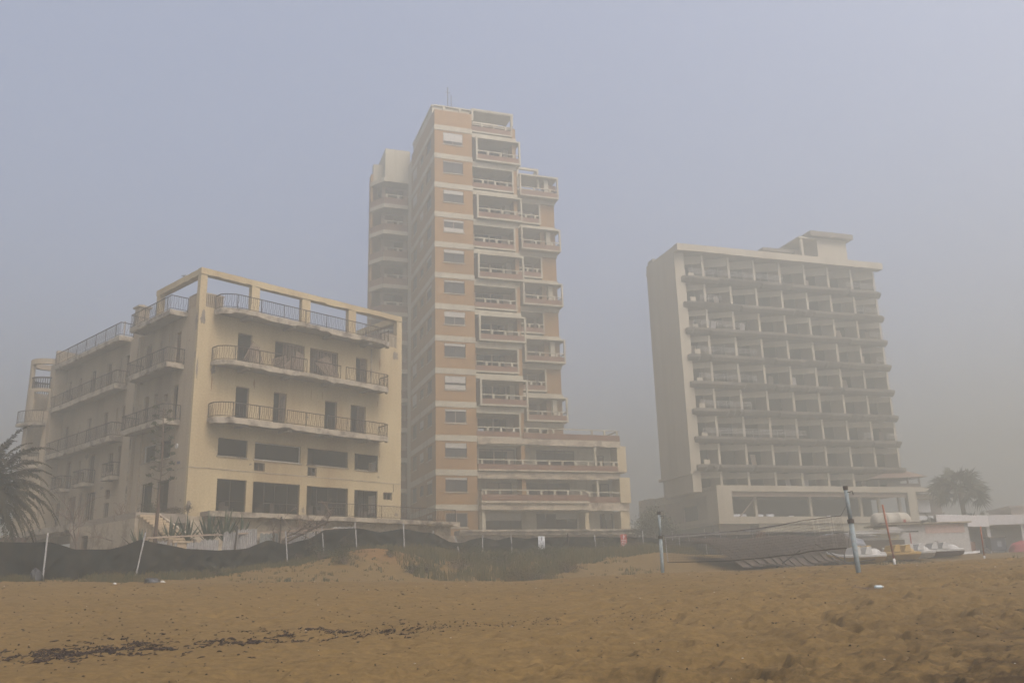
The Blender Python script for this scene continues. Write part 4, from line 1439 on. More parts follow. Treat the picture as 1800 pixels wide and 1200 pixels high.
# ------------------------------------------------------------------ volleyball posts and net
for (tx, ty, tz, bx, by), lab in (((6.09, 39.0, 4.66, 6.07, 39.0), 'grey steel volleyball post farther away at the left end of the net'),
                                  ((10.19, 28.0, 4.42, 10.28, 28.0), 'tall leaning grey steel volleyball post nearest to the camera')):
    g = gz(bx, by)
    e = empty('net_post', (bx, by, g))
    tag(e, lab, 'post', 'volleyball net posts')
    dx, dz = tx - bx, tz - g
    MB().tube([(0, 0, -0.4), (dx * .6, 0, dz * .6)], 0.075, 12).build('lower_tube', PIPE, e, smooth=True)
    MB().tube([(dx * .6, 0, dz * .6 - .002), (dx, 0, dz)], 0.062, 12).build('upper_tube', PIPE, e, smooth=True)
    MB().tube([(dx * .585, 0, dz * .585 - .03), (dx * .6, 0, dz * .6 + .05)], 0.1, 12).build('collar', RUST, e)
    MB().tube([(dx * .96, 0, dz * .96), (dx, 0, dz + .02)], 0.075, 12).build('cap', RUST, e)
    MB().tube([(dx * .93, -0.1, dz * .93), (dx * .93 + 0.16, -0.1, dz * .93 + .03), (dx * .93 + .17, -0.1, dz * .93 - .08)], 0.015, 5).build('hook', RUST, e)
ne = empty('volleyball_net', (0, 0, 0))
tag(ne, 'frayed volleyball net sagging between the two grey posts', 'net')
TOP = [(6.25, 38.8, 3.66), (8.29, 36.0, 3.64), (9.6, 33.3, 3.68), (10.0, 31.5, 3.72), (10.26, 28.9, 3.60)]
BOT = [(6.29, 38.8, 2.57), (8.41, 36.0, 2.5), (9.7, 33.2, 2.56), (10.08, 31.4, 2.62), (10.31, 28.9, 2.60)]


def along(P, n):
    P = np.array(P, float)
    s = np.concatenate([[0], np.cumsum(np.linalg.norm(np.diff(P, axis=0), axis=1))])
    u = np.linspace(0, s[-1], n)
    return np.stack([np.interp(u, s, P[:, k]) for k in range(3)], 1)


nn_ = 125
T_, B_ = along(TOP, nn_), along(BOT, nn_)
t01 = np.linspace(0, 1, nn_)
sag = 0.05 * np.sin(np.pi * t01)
T_[:, 2] += -sag + 0.02 * (vnoise(t01 * 30, t01 * 0, 3) - .5)
B_[:, 2] += 0.03 * (vnoise(t01 * 12, t01 * 0, 4) - .5)
mb = MB()
for k in range(0, nn_):
    if k > 95 and random.random() < 0.25:
        continue
    mb.tube([T_[k], (T_[k] + B_[k]) / 2 + np.array([0, 0.02 * math.sin(k), 0]), B_[k]], 0.0038, 3, False)
for j in range(1, 11):
    f = j / 11
    e_ = nn_ if j > 2 else 118
    mb.tube([T_[k] * (1 - f) + B_[k] * f for k in range(0, e_, 3)], 0.0038, 3, False)
mb.build('mesh', mat('grey_net_cord', (0.10, 0.09, 0.085), bump=0), ne)
mb = MB()
n70 = 84
for k in range(n70):
    a, b = T_[k], T_[k + 1]
    w_ = 0.075 if k < 60 else 0.075 * (1 - (k - 60) / 26)
    mb.quad((a[0], a[1] - .006, a[2] + .02), (b[0], b[1] - .006, b[2] + .02), (b[0], b[1] - .006, b[2] - w_), (a[0], a[1] - .006, a[2] - w_))
    mb.quad((a[0], a[1] + .006, a[2] + .02), (b[0], b[1] + .006, b[2] + .02), (b[0], b[1] + .006, b[2] - w_), (a[0], a[1] + .006, a[2] - w_))
mb.build('top_band', mat('dirty_net_band', (0.36, 0.345, 0.32), (0.2, 0.17, 0.14), .6, scale=4), ne)
MB().tube([tuple(p) for p in T_[::3]] + [tuple(T_[-1])], 0.012, 5).build('top_cord', MATS['grey_net_cord'], ne)
MB().tube([tuple(p) for p in B_[::3]] + [tuple(B_[-1])], 0.022, 6).build('bottom_cord', RUST, ne)
MB().tube([tuple(T_[0] + np.array([0, 0, .03])), tuple(B_[0])], 0.02, 5).build('side_cord', STEEL, ne)
MB().tube([tuple(T_[-1]), (10.30, 28.5, 3.83), (10.2, 28.05, 3.86)], 0.006, 4).build('tie_rope', RUST, ne)
MB().tube([tuple(T_[0]), (6.12, 38.98, 3.72)], 0.008, 4).build('tie_rope', RUST, ne)

# ------------------------------------------------------------------ orange poles
ORG = mat('faded_orange_paint', (0.25, 0.068, 0.028), (0.15, 0.055, 0.03), .6, scale=4, rough=.6)
for tx, bx, y, h, lab, r in ((18.1, 18.3, 45, 2.95, 'tall leaning orange pole with a white foot beside the pedal boats', .05), (22.75, 22.7, 45, 1.75, 'thin short orange pole in the sand in front of the white pavilion', .03)):
    g = gz(bx, y)
    e = empty('marker_pole', (bx, y, g))
    tag(e, lab, 'pole')
    MB().tube([(0, 0, .35), (tx - bx, 0, h)], r, 8).build('shaft', ORG, e, smooth=True)
    MB().tube([(0.02, 0, -.2), (0, 0, .35)], r * 1.3, 8).build('foot', WHT, e, smooth=True)


# ------------------------------------------------------------------ pedal boats
def pedal_boat(x, y, rz, L, hullm, deckm, seatm, label, big=1.0, seats=2):
    g = gz(x, y, False)
    e = empty('pedal_boat', (x, y, g + 0.02), rz)
    tag(e, label, 'pedal boat', 'pedal boats drawn up on the sand')
    n = 14
    W = 0.78 * big
    st = []
    for k in range(n + 1):
        t = k / n
        xx = -L / 2 + L * t
        hw = W * (0.10 + 0.90 * math.sin(min(1, t * 2.1) * math.pi / 2)) * (1 - 0.35 * max(0, (t - .75) / .25) ** 2)
        keel = 0.02 + 0.42 * max(0, (0.30 - t) / 0.30) ** 1.6 + 0.12 * max(0, (t - .8) / .2) ** 2
        rim = 0.42 + 0.20 * max(0, (0.28 - t) / 0.28) ** 1.8 - 0.03 * math.sin(t * math.pi)
        st.append((xx, hw, keel, rim))
    hm, dm = MB(), MB()
    for (xx, hw, kz, rz_) in st:
        hm.v += [(xx, 0, kz), (xx, hw * .62, kz + .03), (xx, hw, rz_ - .09), (xx, hw * 1.03, rz_ - .004), (xx, -hw * 1.03, rz_ - .004), (xx, -hw, rz_ - .09), (xx, -hw * .62, kz + .03)]
        dm.v += [(xx, -hw * 1.1, rz_ - .05), (xx, -hw * 1.1, rz_ + .05), (xx, -hw * .5, rz_ + .10), (xx, hw * .5, rz_ + .10), (xx, hw * 1.1, rz_ + .05), (xx, hw * 1.1, rz_ - .05)]
    for k in range(n):
        for m_, c in ((hm, 7), (dm, 6)):
            for j in range(c):
                m_.f.append((k * c + j, k * c + (j + 1) % c, (k + 1) * c + (j + 1) % c, (k + 1) * c + j))
    for m_, c in ((hm, 7), (dm, 6)):
        m_.f.append(tuple(reversed(range(c))))
        m_.f.append(tuple(n * c + j for j in range(c)))
    hm.build('hull', hullm, e, smooth=False)
    dm.build('deck', deckm, e, smooth=False)
    for q in range(seats):
        sx = -L * 0.10 + q * 0.62 * big
        m_ = MB()
        for sy in (-0.36 * big,):
            z0 = .50
            i = len(m_.v)
            m_.v += [(sx, sy - .3, z0), (sx + .42, sy - .3, z0), (sx + .42, sy + .95, z0), (sx, sy + .95, z0),
                     (sx + .16, sy - .27, z0 + .36), (sx + .40, sy - .27, z0 + .40), (sx + .40, sy + .92, z0 + .40), (sx + .16, sy + .92, z0 + .36)]
            m_.f += [tuple(i + a for a in q_) for q_ in ((0, 3, 2, 1), (4, 5, 6, 7), (0, 1, 5, 4), (1, 2, 6, 5), (2, 3, 7, 6), (3, 0, 4, 7))]
        m_.build('seat', seatm, e)
    m_ = MB()
    for k in range(7):
        t = k / 6
        r_ = .30 * math.sin(math.pi * (0.12 + 0.8 * t)) * big
        xx = L * .20 + t * L * .26
        ring_ = [(xx, r_ * 1.5 * math.cos(a * math.pi / 5), .48 + r_ * math.sin(a * math.pi / 5)) for a in range(6)]
        m_.v += ring_
    for k in range(6):
        for j in range(5):
            m_.f.append((k * 6 + j, k * 6 + j + 1, (k + 1) * 6 + j + 1, (k + 1) * 6 + j))
    m_.f += [tuple(range(6)), tuple(36 + j for j in range(6))]
    m_.build('engine_cover', deckm, e, smooth=True)
    return e


BWH = mat('white_gelcoat', (0.38, 0.37, 0.35), (0.27, 0.25, 0.22), .45, scale=2, rough=.45, spec=.4)
BYE = mat('yellow_gelcoat', (0.30, 0.185, 0.04), (0.2, 0.13, 0.05), .5, scale=2, rough=.5, spec=.4)
BBR = mat('dark_maroon_hull', (0.10, 0.05, 0.045), (0.06, 0.04, 0.035), .5, scale=2, rough=.5)
pedal_boat(18.45, 50.6, R(4), 3.1, BYE, BWH, BWH, 'white pedal boat with a yellow hull, leftmost and behind the leaning grey post')
pedal_boat(19.3, 52.6, R(-2), 3.0, BWH, BWH, BYE, 'white pedal boat half hidden behind the yellow-hulled one', .9)
pedal_boat(21.5, 52.9, R(6), 2.8, BYE, BYE, BYE, 'all yellow pedal boat beside the tall orange pole')
pedal_boat(22.9, 54.3, R(2), 2.9, BWH, BWH, BWH, 'all white pedal boat just right of the yellow one')
pedal_boat(25.3, 56.2, R(-4), 3.3, BBR, BWH, BWH, 'white pedal boat with a dark maroon hull, rightmost of the row')
e = MB()
for k in range(9):
    t = k / 8
    hw = .35 * math.sin(math.pi * (.08 + .9 * t))
    e.v += [(t * 2.2, -hw, .05 + .12 * t * t), (t * 2.2, hw, .05 + .12 * t * t), (t * 2.2, 0, .16 + .14 * t * t)]
for k in range(8):
    for j in range(3):
        e.f.append((k * 3 + j, k * 3 + (j + 1) % 3, (k + 1) * 3 + (j + 1) % 3, (k + 1) * 3 + j))
o = e.build('surfboard', BWH, None, loc=(27.1, 58.5, gz(27.6, 58.5) + .02))
tag(o, 'flat white board lying in the sand right of the pedal boats', 'board')

# ------------------------------------------------------------------ collapsed slatted canopy
THA = mat('grey_thatch', (0.075, 0.057, 0.044), (0.04, 0.031, 0.025), .7, scale=2.2, bump=.8, bscale=18)
PLK = mat('grey_weathered_plank', (0.070, 0.052, 0.040), (0.04, 0.03, 0.024), .6, scale=2)
cn = empty('collapsed_canopy', (0, 0, 0))
tag(cn, 'collapsed beach canopy of overlapping grey reed panels and thatch behind the volleyball net', 'canopy')
BL, BR_ = Vector((10.3, 54.5, 4.0)), Vector((21.3, 60.5, 4.35))
FL, FR = Vector((11.2, 46.6, 2.28)), Vector((18.4, 50.0, 2.65))


def cs(u, v):
    p = (BL.lerp(BR_, u)).lerp(FL.lerp(FR, u), v)
    p.z += 0.35 * math.sin(math.pi * min(1, v * 1.1)) + 0.08 * math.sin(u * 13 + v * 5)
    return p


for i in range(15):
    u0 = i / 15
    u1 = u0 + 0.088
    m_ = MB()
    n = 10
    sh = 0.22
    for k in range(n + 1):
        v = k / n * random.uniform(.97, 1.03) * (1 - .25 * abs(u0 - .45))
        a, b = cs(min(u0 + sh * v * .25, 1.05), v), cs(min(u1 + sh * v * .25, 1.08), v)
        b = b + Vector((0, 0, -0.06))
        a = a + Vector((0, 0, 0.08))
        m_.v += [tuple(a), tuple(b), tuple(b - Vector((0, 0, .05))), tuple(a - Vector((0, 0, .05)))]
    for k in range(n):
        for j in range(4):
            m_.f.append((k * 4 + j, k * 4 + (j + 1) % 4, (k + 1) * 4 + (j + 1) % 4, (k + 1) * 4 + j))
    m_.f += [(3, 2, 1, 0), tuple(n * 4 + j for j in range(4))]
    m_.build('reed_panel', PLK if i % 3 else THA, cn)
m_ = MB()
for k in range(7500):
    u, v = random.random(), random.random() ** 1.4 * .82
    p = cs(u, v) + Vector((0, 0, random.uniform(.02, .22)))
    a = random.gauss(0.15, .5)
    l_ = random.uniform(.15, .5)
    d = Vector((math.cos(a) * l_, math.sin(a) * l_ * .6, random.uniform(-.12, .10)))
    w_ = Vector((-math.sin(a), math.cos(a), 0.3)) * .012
    m_.quad(tuple(p - d - w_), tuple(p + d - w_), tuple(p + d + w_), tuple(p - d + w_))
m_.build('thatch', THA, cn)
for a, b in (((13.5, 49, 2.3), (14.6, 47.6, 3.2)), ((16.5, 50, 2.5), (17.9, 48.6, 2.5)), ((16.2, 50, 3.6), (17.4, 48.4, 2.4)), ((17.4, 49.2, 2.3), (17.4, 49.2, 3.0)), ((17.2, 50, 2.5), (19.2, 49.7, 2.7)), ((18.8, 53, 2.4), (19.6, 54, 4.5))):
    MB().tube([a, b], .035, 5).build('broken_post', RUST, cn)

# blue-grey tarpaulin heap and a stack of white boards behind it
def lump(name, m, cx, cy_, cz, sx, sy, sz, seed, label, cat, n=26, rough_=.35):
    mb = MB()
    for j in range(n + 1):
        th = math.pi / 2 * j / n
        for i in range(n * 2):
            ph = 2 * math.pi * i / (n * 2)
            f = 1 + rough_ * (float(vnoise(np.array([3 + 2.2 * math.cos(ph) + th]), np.array([3 + 2.2 * math.sin(ph) + th * 2]), seed)[0]) - .5) \
                + rough_ * .5 * (float(vnoise(np.array([9 + 6 * math.cos(ph)]), np.array([9 + 6 * math.sin(ph) + th * 6]), seed + 1)[0]) - .5)
            mb.v.append((cx + sx * max(0.0, math.cos(th)) ** .6 * math.cos(ph) * f, cy_ + sy * max(0.0, math.cos(th)) ** .6 * math.sin(ph) * f, cz + sz * math.sin(th) * f))
    w2 = n * 2
    for j in range(n):
        for i in range(w2):
            mb.f.append((j * w2 + i, j * w2 + (i + 1) % w2, (j + 1) * w2 + (i + 1) % w2, (j + 1) * w2 + i))
    o = mb.build(name, m, None, smooth=True)
    tag(o, label, cat)
    return o


TRP = mat('blue_grey_plastic_sheet', (0.15, 0.16, 0.19), (0.26, 0.27, 0.29), .6, scale=3, rough=.45, spec=.4)
lump('tarpaulin_heap', TRP, 22.6, 65.5, 3.2, 2.2, 1.2, 1.45, 12, 'crumpled blue-grey plastic sheeting heaped behind the collapsed canopy', 'tarpaulin')
for (x, y, w_, k0, lab) in ((26.2, 67.5, 2.6, 7, 'untidy stack of long white boards left of the tall orange pole'), (24.3, 66.3, 1.4, 5, 'lower pile of white boards next to the blue-grey sheeting')):
    g = gz(x, y, False)
    e = empty('board_stack', (x, y, g), R(8))
    tag(e, lab, 'board stack')
    MB().box(-w_ * .8, w_ * .8, -.5, .5, -.2, 1.15).build('trestle', PLK, e)
    for k in range(k0):
        a = random.uniform(-.06, .06)
        dx = random.uniform(-.5, .5)
        c = Vector((dx, random.uniform(-.3, .3), 1.2 + .11 * k))
        MB().obox(c, (w_ * random.uniform(.6, 1), 0, a), (0, .35, 0), (0, 0, .025)).build('board', WHT, e)

# ------------------------------------------------------------------ beach hut, tank, pavilion
YHU = mat('yellow_hut_paint', (0.50, 0.44, 0.27), (0.36, 0.3, 0.2), .4, scale=1)
PNK = mat('pink_hut_paint', (0.50, 0.36, 0.31), (0.4, 0.3, 0.26), .4, scale=1)
hut = empty('beach_hut', (27.7, 70.0, 3.1), R(-3))
tag(hut, 'low flat-roofed beach hut with yellow corner, white double doors and a pink band', 'hut')
part_boxes('wall', YHU, hut, [(0.0, 1.35, 0.0, 3.0, 0, 2.35)])
m_ = MB()
wall(m_, 'x', 1.35, 6.6, 0, 2.55, 0.05, .15, [(4.0, 4.22, 1.0, 1.3)])
m_.build('wall', WHT, hut)
part_boxes('pink_band', PNK, hut, [(3.4, 6.3, .02, .045, 1.85, 2.5)])
part_boxes('roof', CRD, hut, [(-.1, 6.8, -.25, 3.4, 2.56, 2.66)])
part_boxes('awning_frame', RUST, hut, [(-.1, 3.2, -.9, -.8, 2.62, 2.68), (-.1, 0.0, -.8, 0.0, 2.62, 2.68), (3.1, 3.2, -.8, 0, 2.62, 2.68)])
d = part_boxes('door', WHT, hut, [(1.5, 2.15, -.06, 0.0, .02, 1.95), (2.2, 2.85, -.06, 0.0, .02, 1.95)])
part_boxes('door_stripe', SGR, d, [(2.13, 2.22, -.08, -.065, .3, 1.9)])
part_boxes('door_vent', RUST, d, [(1.5, 2.15, -.05, .01, 1.97, 2.07), (2.2, 2.85, -.05, .01, 1.97, 2.07)])
part_boxes('air_conditioner', WHT, hut, [(0.55, 1.3, -.25, -.01, 1.95, 2.4)])
tk = empty('water_tank', (30.45, 74.5, 0), R(0))
tag(tk, 'big dirty white cylindrical tank lying on a stand behind the tall orange pole', 'tank')
m_ = MB()
n = 22
pr = [(-1.52, .12), (-1.5, .42), (-1.38, .62), (-1.2, .70), (-.5, .71), (-.48, .74), (-.38, .74), (-.36, .71), (.5, .71), (.52, .74), (.62, .74), (.64, .71), (1.2, .70), (1.38, .62), (1.5, .42), (1.52, .12)]
m_.tube([(x, 0, 6.2) for x, _ in pr], [r_ for _, r_ in pr], n)
m_.build('tank_body', mat('dirty_white_plastic', (0.36, 0.335, 0.28), (0.24, 0.19, 0.14), .6, scale=1.2, rough=.6), tk, smooth=True)
part_boxes('tank_stand', RUST, tk, [(-1.6, 1.6, -.6, -.5, 5.3, 5.42), (-1.6, 1.6, .5, .6, 5.3, 5.42), (-1.1, -1.0, -.6, .6, 5.42, 5.55), (1.0, 1.1, -.6, .6, 5.42, 5.55),
                                     (-1.55, -1.45, -.6, -.5, 2.8, 5.3), (1.45, 1.55, -.6, -.5, 2.8, 5.3), (-1.55, -1.45, .5, .6, 2.8, 5.3), (1.45, 1.55, .5, .6, 2.8, 5.3)])
part_boxes('tank_valve', SGR, tk, [(.75, .95, -.74, -.66, 5.9, 6.3)])
pv_ = empty('beach_pavilion', (39.7, 77.6, 3.1), 0)
tag(pv_, 'white flat-roofed beach pavilion with deep fascia and square columns at the right edge', 'pavilion')
PVW = mat('white_pavilion_paint', (0.50, 0.485, 0.485), (0.38, 0.35, 0.34), .35, scale=.8)
m_ = MB()
m_.prism([(-5.4, -2.9), (0.25, 0.0), (9.0, .6), (9.0, 8.0), (-5.4, 8.0)], 2.75, 2.86)
m_.build('roof', PVW, pv_)
m_ = MB()
m_.prism([(-5.45, -3.0), (0.25, -0.1), (0.27, .05), (-5.45, -2.85)], 2.62, 3.56)
m_.prism([(0.25, -0.1), (9.0, .5), (9.0, .65), (0.27, .05)], 2.78, 3.58)
m_.build('fascia', PVW, pv_)
for x, y in ((0.12, 0.2), (3.2, .45), (6.4, .65)):
    part_boxes('column', PVW, pv_, [(x, x + .28, y, y + .28, -.4, 2.74)])
part_boxes('rear_wall', PVW, pv_, [(-5.0, 9.0, 6.0, 6.2, -.4, 2.74)])
part_boxes('side_wall', PVW, pv_, [(-5.3, -2.6, -2.0, -1.85, -.4, 2.6), (-2.75, -2.6, -1.85, 6.0, -.4, 2.6)])
part_boxes('floor', CRD, pv_, [(-2.5, 9.0, -1.2, 6.0, -.35, .12)])
# crate, booth, red cover under the pavilion
e = empty('kiosk_booth', (39.6, 76.3, gz(39.6, 76.3, False)), 0)
tag(e, 'dark blue counter booth standing in front of the white pavilion column', 'booth')
part_boxes('cabinet', mat('dark_blue_paint', (0.055, 0.06, 0.085), (0.1, 0.09, 0.09), .5, scale=2), e, [(-.62, .62, -.45, .45, .25, 1.28)])
part_boxes('counter_top', WOODD, e, [(-.7, .7, -.52, .52, 1.28, 1.36)])
part_boxes('pale_notice', TRP, e, [(-.1, .25, -.47, -.455, .55, 1.0)])
for x in (-.58, .5):
    part_boxes('leg', WOODD, e, [(x, x + .08, -.42, -.34, -.1, .25)])
e = empty('wooden_crate', (36.9, 75.8, gz(36.9, 75.8, False)), R(5))
tag(e, 'brown wooden crate in the shade left of the dark blue booth', 'crate')
m_ = MB()
for k in range(6):
    m_.box(-.55, .55, -.42, -.39, .04 + .165 * k, .18 + .165 * k)
    m_.box(-.55, -.52, -.39, .42, .04 + .165 * k, .18 + .165 * k)
    m_.box(.52, .55, -.39, .42, .04 + .165 * k, .18 + .165 * k)
m_.build('slat_wall', mat('red_brown_board', (0.20, 0.10, 0.07), (0.12, 0.07, 0.05), .5, scale=2), e)
part_boxes('inner_box', WOODD, e, [(-.5, .5, -.38, .4, .0, 1.0)])
lump('rubbish_bags', mat('dark_bin_bag', (0.05, 0.04, 0.04), rough=.5, bump=0), 38.4, 76.0, gz(38.4, 76, False) - .05, .5, .4, .5, 5, 'heap of dark bags between the crate and the dark blue booth', 'bags', 14)
lump('red_cover', mat('dusty_red_cloth', (0.28, 0.05, 0.06), (0.2, 0.05, 0.05), .4, scale=3), 42.0, 77.0, gz(42, 77, False), 1.0, .6, .95, 8, 'red cloth-covered heap under the pavilion near its second column', 'cover', 16, .2)

# ------------------------------------------------------------------ behind the left fence: corrugated sheets, timber rail, tin roof
COR = mat('pale_corrugated_sheet', (0.26, 0.25, 0.235), (0.13, 0.11, 0.095), .75, scale=1.6, rough=.6)
CGY = mat('grey_green_corrugated_sheet', (0.17, 0.18, 0.165), (0.1, 0.09, 0.08), .5, scale=1.6, rough=.6)


def sheet(x, y, z0, w_, h, tilt, m, label, rz=.12):
    e = MB()
    n = max(6, int(w_ / .035))
    for k in range(n + 1):
        xx = -w_ / 2 + w_ * k / n
        yy = .022 * math.cos(k * math.pi / 1.5)
        top = h + .04 * math.sin(k * .9 + x)
        e.v += [(xx, yy, 0), (xx, yy, top), (xx, yy + .012, top), (xx, yy + .012, 0)]
    for k in range(n):
        a = 4 * k
        for j in range(4):
            e.f.append((a + j, a + (j + 1) % 4, a + 4 + (j + 1) % 4, a + 4 + j))
    o = e.build('corrugated_sheet', m, None, loc=(x, y, z0))
    o.rotation_euler = (R(-4), tilt, rz)
    tag(o, label, 'metal sheet', 'corrugated sheets standing behind the black net')
    return o


sheet(-17.9, 46.6, 3.5, 1.0, 1.0, .02, COR, 'white corrugated sheet lowest at the left, right below the flower stalk')
sheet(-16.6, 46.9, 3.5, .72, .92, -.01, COR, 'short white corrugated sheet with small dark marks left of the steps agaves')
sheet(-15.85, 47.0, 3.5, .9, 1.05, .02, COR, 'white corrugated sheet in front of the agaves and the stair foot')
sheet(-15.0, 47.5, 3.45, .75, 1.5, .05, COR, 'tall dirty corrugated sheet directly right of the agaves')
sheet(-14.2, 48.0, 3.4, 1.1, 1.7, -.05, COR, 'tallest pale corrugated sheet leaning by the iron post')
sheet(-13.15, 48.2, 3.4, .95, 1.45, .02, CGY, 'grey-green corrugated sheet left of the tangled bare tree')
sheet(-11.9, 49.4, 3.6, 1.0, 1.35, .03, COR, 'white corrugated sheet behind the tangled bare tree')
sheet(-10.9, 50.2, 3.7, 1.1, 1.3, -.03, COR, 'white corrugated sheet just right of the tangled bare tree')
sheet(-9.7, 51.0, 3.7, 1.3, 1.6, 0, COR, 'high white corrugated sheet next to the tallest fence pole', .2)
o = MB()
rough_bar(o, (-18.8, 46.35, 4.72), (-9.9, 49.9, 5.15), (.35, -1, 0), .09, .08, .4, .015, .03)
o = o.build('timber_rail', WOODL, None)
tag(o, 'long bleached timber rail running across the white corrugated sheets', 'rail')
for x, y, h, lab in ((-14.65, 47.3, 1.6, 'rusty iron post among the pale corrugated sheets'), (-12.55, 48.0, 2.1, 'taller dark iron post left of the bare tree'), (-11.0, 49.5, 1.9, 'dark iron post by the white sheets right of the bare tree')):
    o = MB().tube([(x, y, 3.2), (x + .12, y, 3.6 + h)], .05, 6).build('iron_post', RUST, None)
    tag(o, lab, 'post')
e = empty('tin_shed', (-25.4, 42.5, 2.15), R(22))
tag(e, 'tumbledown shed with a rusty corrugated roof behind the net at the far left', 'shed')
m_ = MB()
n = 60
for k in range(n + 1):
    xx = -2.2 + 4.4 * k / n
    zz = .05 * math.cos(k * math.pi / 1.5)
    m_.v += [(xx, -1.4, 1.75 + zz), (xx, 1.4, 2.6 + zz), (xx, 1.4, 2.57 + zz), (xx, -1.4, 1.72 + zz)]
for k in range(n):
    a = 4 * k
    for j in range(4):
        m_.f.append((a + j, a + (j + 1) % 4, a + 4 + (j + 1) % 4, a + 4 + j))
m_.build('roof', mat('rusty_tin', (0.13, 0.095, 0.075), (0.07, 0.045, 0.03), .7, scale=1.5, rough=.7), e)
part_boxes('wall', CGY, e, [(-2.0, 2.0, -1.2, -1.15, 0, 1.65), (-2.0, -1.95, -1.15, 1.2, 0, 1.65), (1.95, 2.0, -1.15, 1.2, 0, 1.65)])
# ladder leaning at the terrace opening
e = MB()
for s_ in (-1, 1):
    e.tube([(-21.1 + s_ * .18, 52.2, 3.4), (-20.6 + s_ * .18, 53.1, 5.9)], .03, 5)
for k in range(8):
    t = k / 8
    e.tube([(-21.28 + .5 * t, 52.2 + .9 * t, 3.5 + 2.4 * t), (-20.92 + .5 * t, 52.2 + .9 * t, 3.5 + 2.4 * t)], .02, 4)
o = e.build('ladder', RUST, None)
tag(o, 'thin dark ladder leaning against the cracked terrace wall at the left', 'ladder')

# ------------------------------------------------------------------ litter
BAG = mat('black_plastic', (0.018, 0.018, 0.02), rough=.4, spec=.5, bump=0)
lump('rubbish_bag', BAG, -18.95, 36.2, gz(-18.95, 36.2) - .03, .24, .22, .42, 21, 'knotted black rubbish bag at the foot of the leftmost fence pole', 'bag', 14, .5)
lump('rubbish_bag', BAG, -15.3, 38.6, gz(-15.3, 38.6) - .02, .34, .2, .2, 22, 'flattened black bag lying below the second fence pole', 'bag', 14, .5)
lump('white_rag', WHT, -14.85, 38.6, gz(-14.85, 38.6) - .01, .11, .07, .07, 23, 'white rag beside the flattened black bag', 'rag', 10, .5)
lump('paper_scrap', WHT, -14.6, 33.4, gz(-14.6, 33.4) - .01, .07, .05, .06, 24, 'crumpled white paper alone on the sand between the two black bags', 'paper', 8, .5)
e = empty('plastic_bottle', (9.06, 23.44, gz(9.06, 23.44) + .045), R(25))
tag(e, 'clear bluish plastic bottle lying on the sand at the right', 'bottle')
MB().tube([(-.14, 0, 0), (-.13, 0, 0), (.06, 0, 0), (.10, 0, .0), (.13, 0, 0)], [.02, .042, .042, .03, .014], 10).build('body', mat('bluish_plastic', (0.35, 0.42, 0.45), rough=.25, spec=.6, bump=0), e, smooth=True)
MB().tube([(.13, 0, 0), (.155, 0, 0)], .016, 8).build('cap', WHT, e)
o = MB()
for k in range(14):
    x, y = 8.55 + random.gauss(0, .12), 23.3 + random.gauss(0, .05)
    a = random.uniform(-.5, .5)
    o.obox((x, y, gz(x, y) + .02), (.09 * math.cos(a), .09 * math.sin(a), 0), (-.012, .012, 0), (0, 0, .012))
o = o.build('dry_reed_bundle', WOODD, None)
tag(o, 'small bundle of dry brown reeds beside the plastic bottle', 'reeds')

# seaweed and reed debris in drifts, shell grit
WEED = mat('dry_seaweed', (0.022, 0.012, 0.008), (0.055, 0.028, 0.016), .6, scale=9, rough=.8, bump=0)
pts = [(-10.5, 16.8), (-9.4, 17.0), (-7.98, 17.2), (-6.96, 17.3), (-5.35, 17.8), (-4.04, 18.8), (-2.44, 18.8), (-1.46, 19.4), (-.16, 19.4), (1.05, 19.9), (2.27, 20.0), (3.5, 20.1)]
m_ = MB()


def weed(mb, x, y, s_, flat=1.0):
    z = gz(x, y)
    a = random.gauss(0, .7)
    n = random.choice((2, 3, 3, 4))
    p = Vector((x, y, z + .006))
    path = []
    for k in range(n + 1):
        path.append(tuple(p))
        a += random.gauss(0, .35)
        st = s_ / n
        p = p + Vector((math.cos(a) * st, math.sin(a) * st * 1.2, 0))
        p.z = z + .006 + random.uniform(0, .022) * flat
    r_ = random.uniform(.3, 1.0) * .012
    mb.tube(path, [r_ * .5] + [r_ * 1.3] * (n - 1) + [r_ * .4], 4, False)


P_ = np.array(pts)
for k in range(1500):
    t = random.random() ** .9 * .58
    q = t * (len(pts) - 1)
    i = min(int(q), len(pts) - 2)
    x, y = P_[i] * (1 - q + i) + P_[i + 1] * (q - i)
    cl = vnoise(np.array([x * 1.7]), np.array([y * 1.7]), 55)[0]
    if cl < .46 and random.random() < .88:
        continue
    weed(m_, x + random.gauss(0, .45), y + random.gauss(0, .42) + random.choice((0, 0, random.uniform(-.9, 2.0))), random.uniform(.03, .16), 1)
for k in range(46):                                       # denser clots
    t = random.random() * .6
    q = t * (len(pts) - 1)
    i = min(int(q), len(pts) - 2)
    x, y = P_[i] * (1 - q + i) + P_[i + 1] * (q - i)
    x += random.gauss(0, .3); y += random.gauss(0, .26)
    for j in range(random.randint(4, 16)):
        weed(m_, x + random.gauss(0, .13), y + random.gauss(0, .035), random.uniform(.04, .18), 2.2)
for k in range(560):
    t = random.uniform(.45, 1)
    q = t * (len(pts) - 1)
    i = min(int(q), len(pts) - 2)
    x, y = P_[i] * (1 - q + i) + P_[i + 1] * (q - i)
    if random.random() < (t - .45) * .9:
        continue
    weed(m_, x + random.gauss(0, .3), y + random.gauss(0, .35), random.uniform(.015, .05), .4)
for k in range(1500):
    y = random.uniform(13.5, 36)
    x = random.uniform(-.62, .62) * y
    weed(m_, x, y, random.uniform(.015, .07) * (y / 18), .4)
o = m_.build('seaweed_debris', WEED, None)
tag(o, kind='stuff')
m_ = MB()
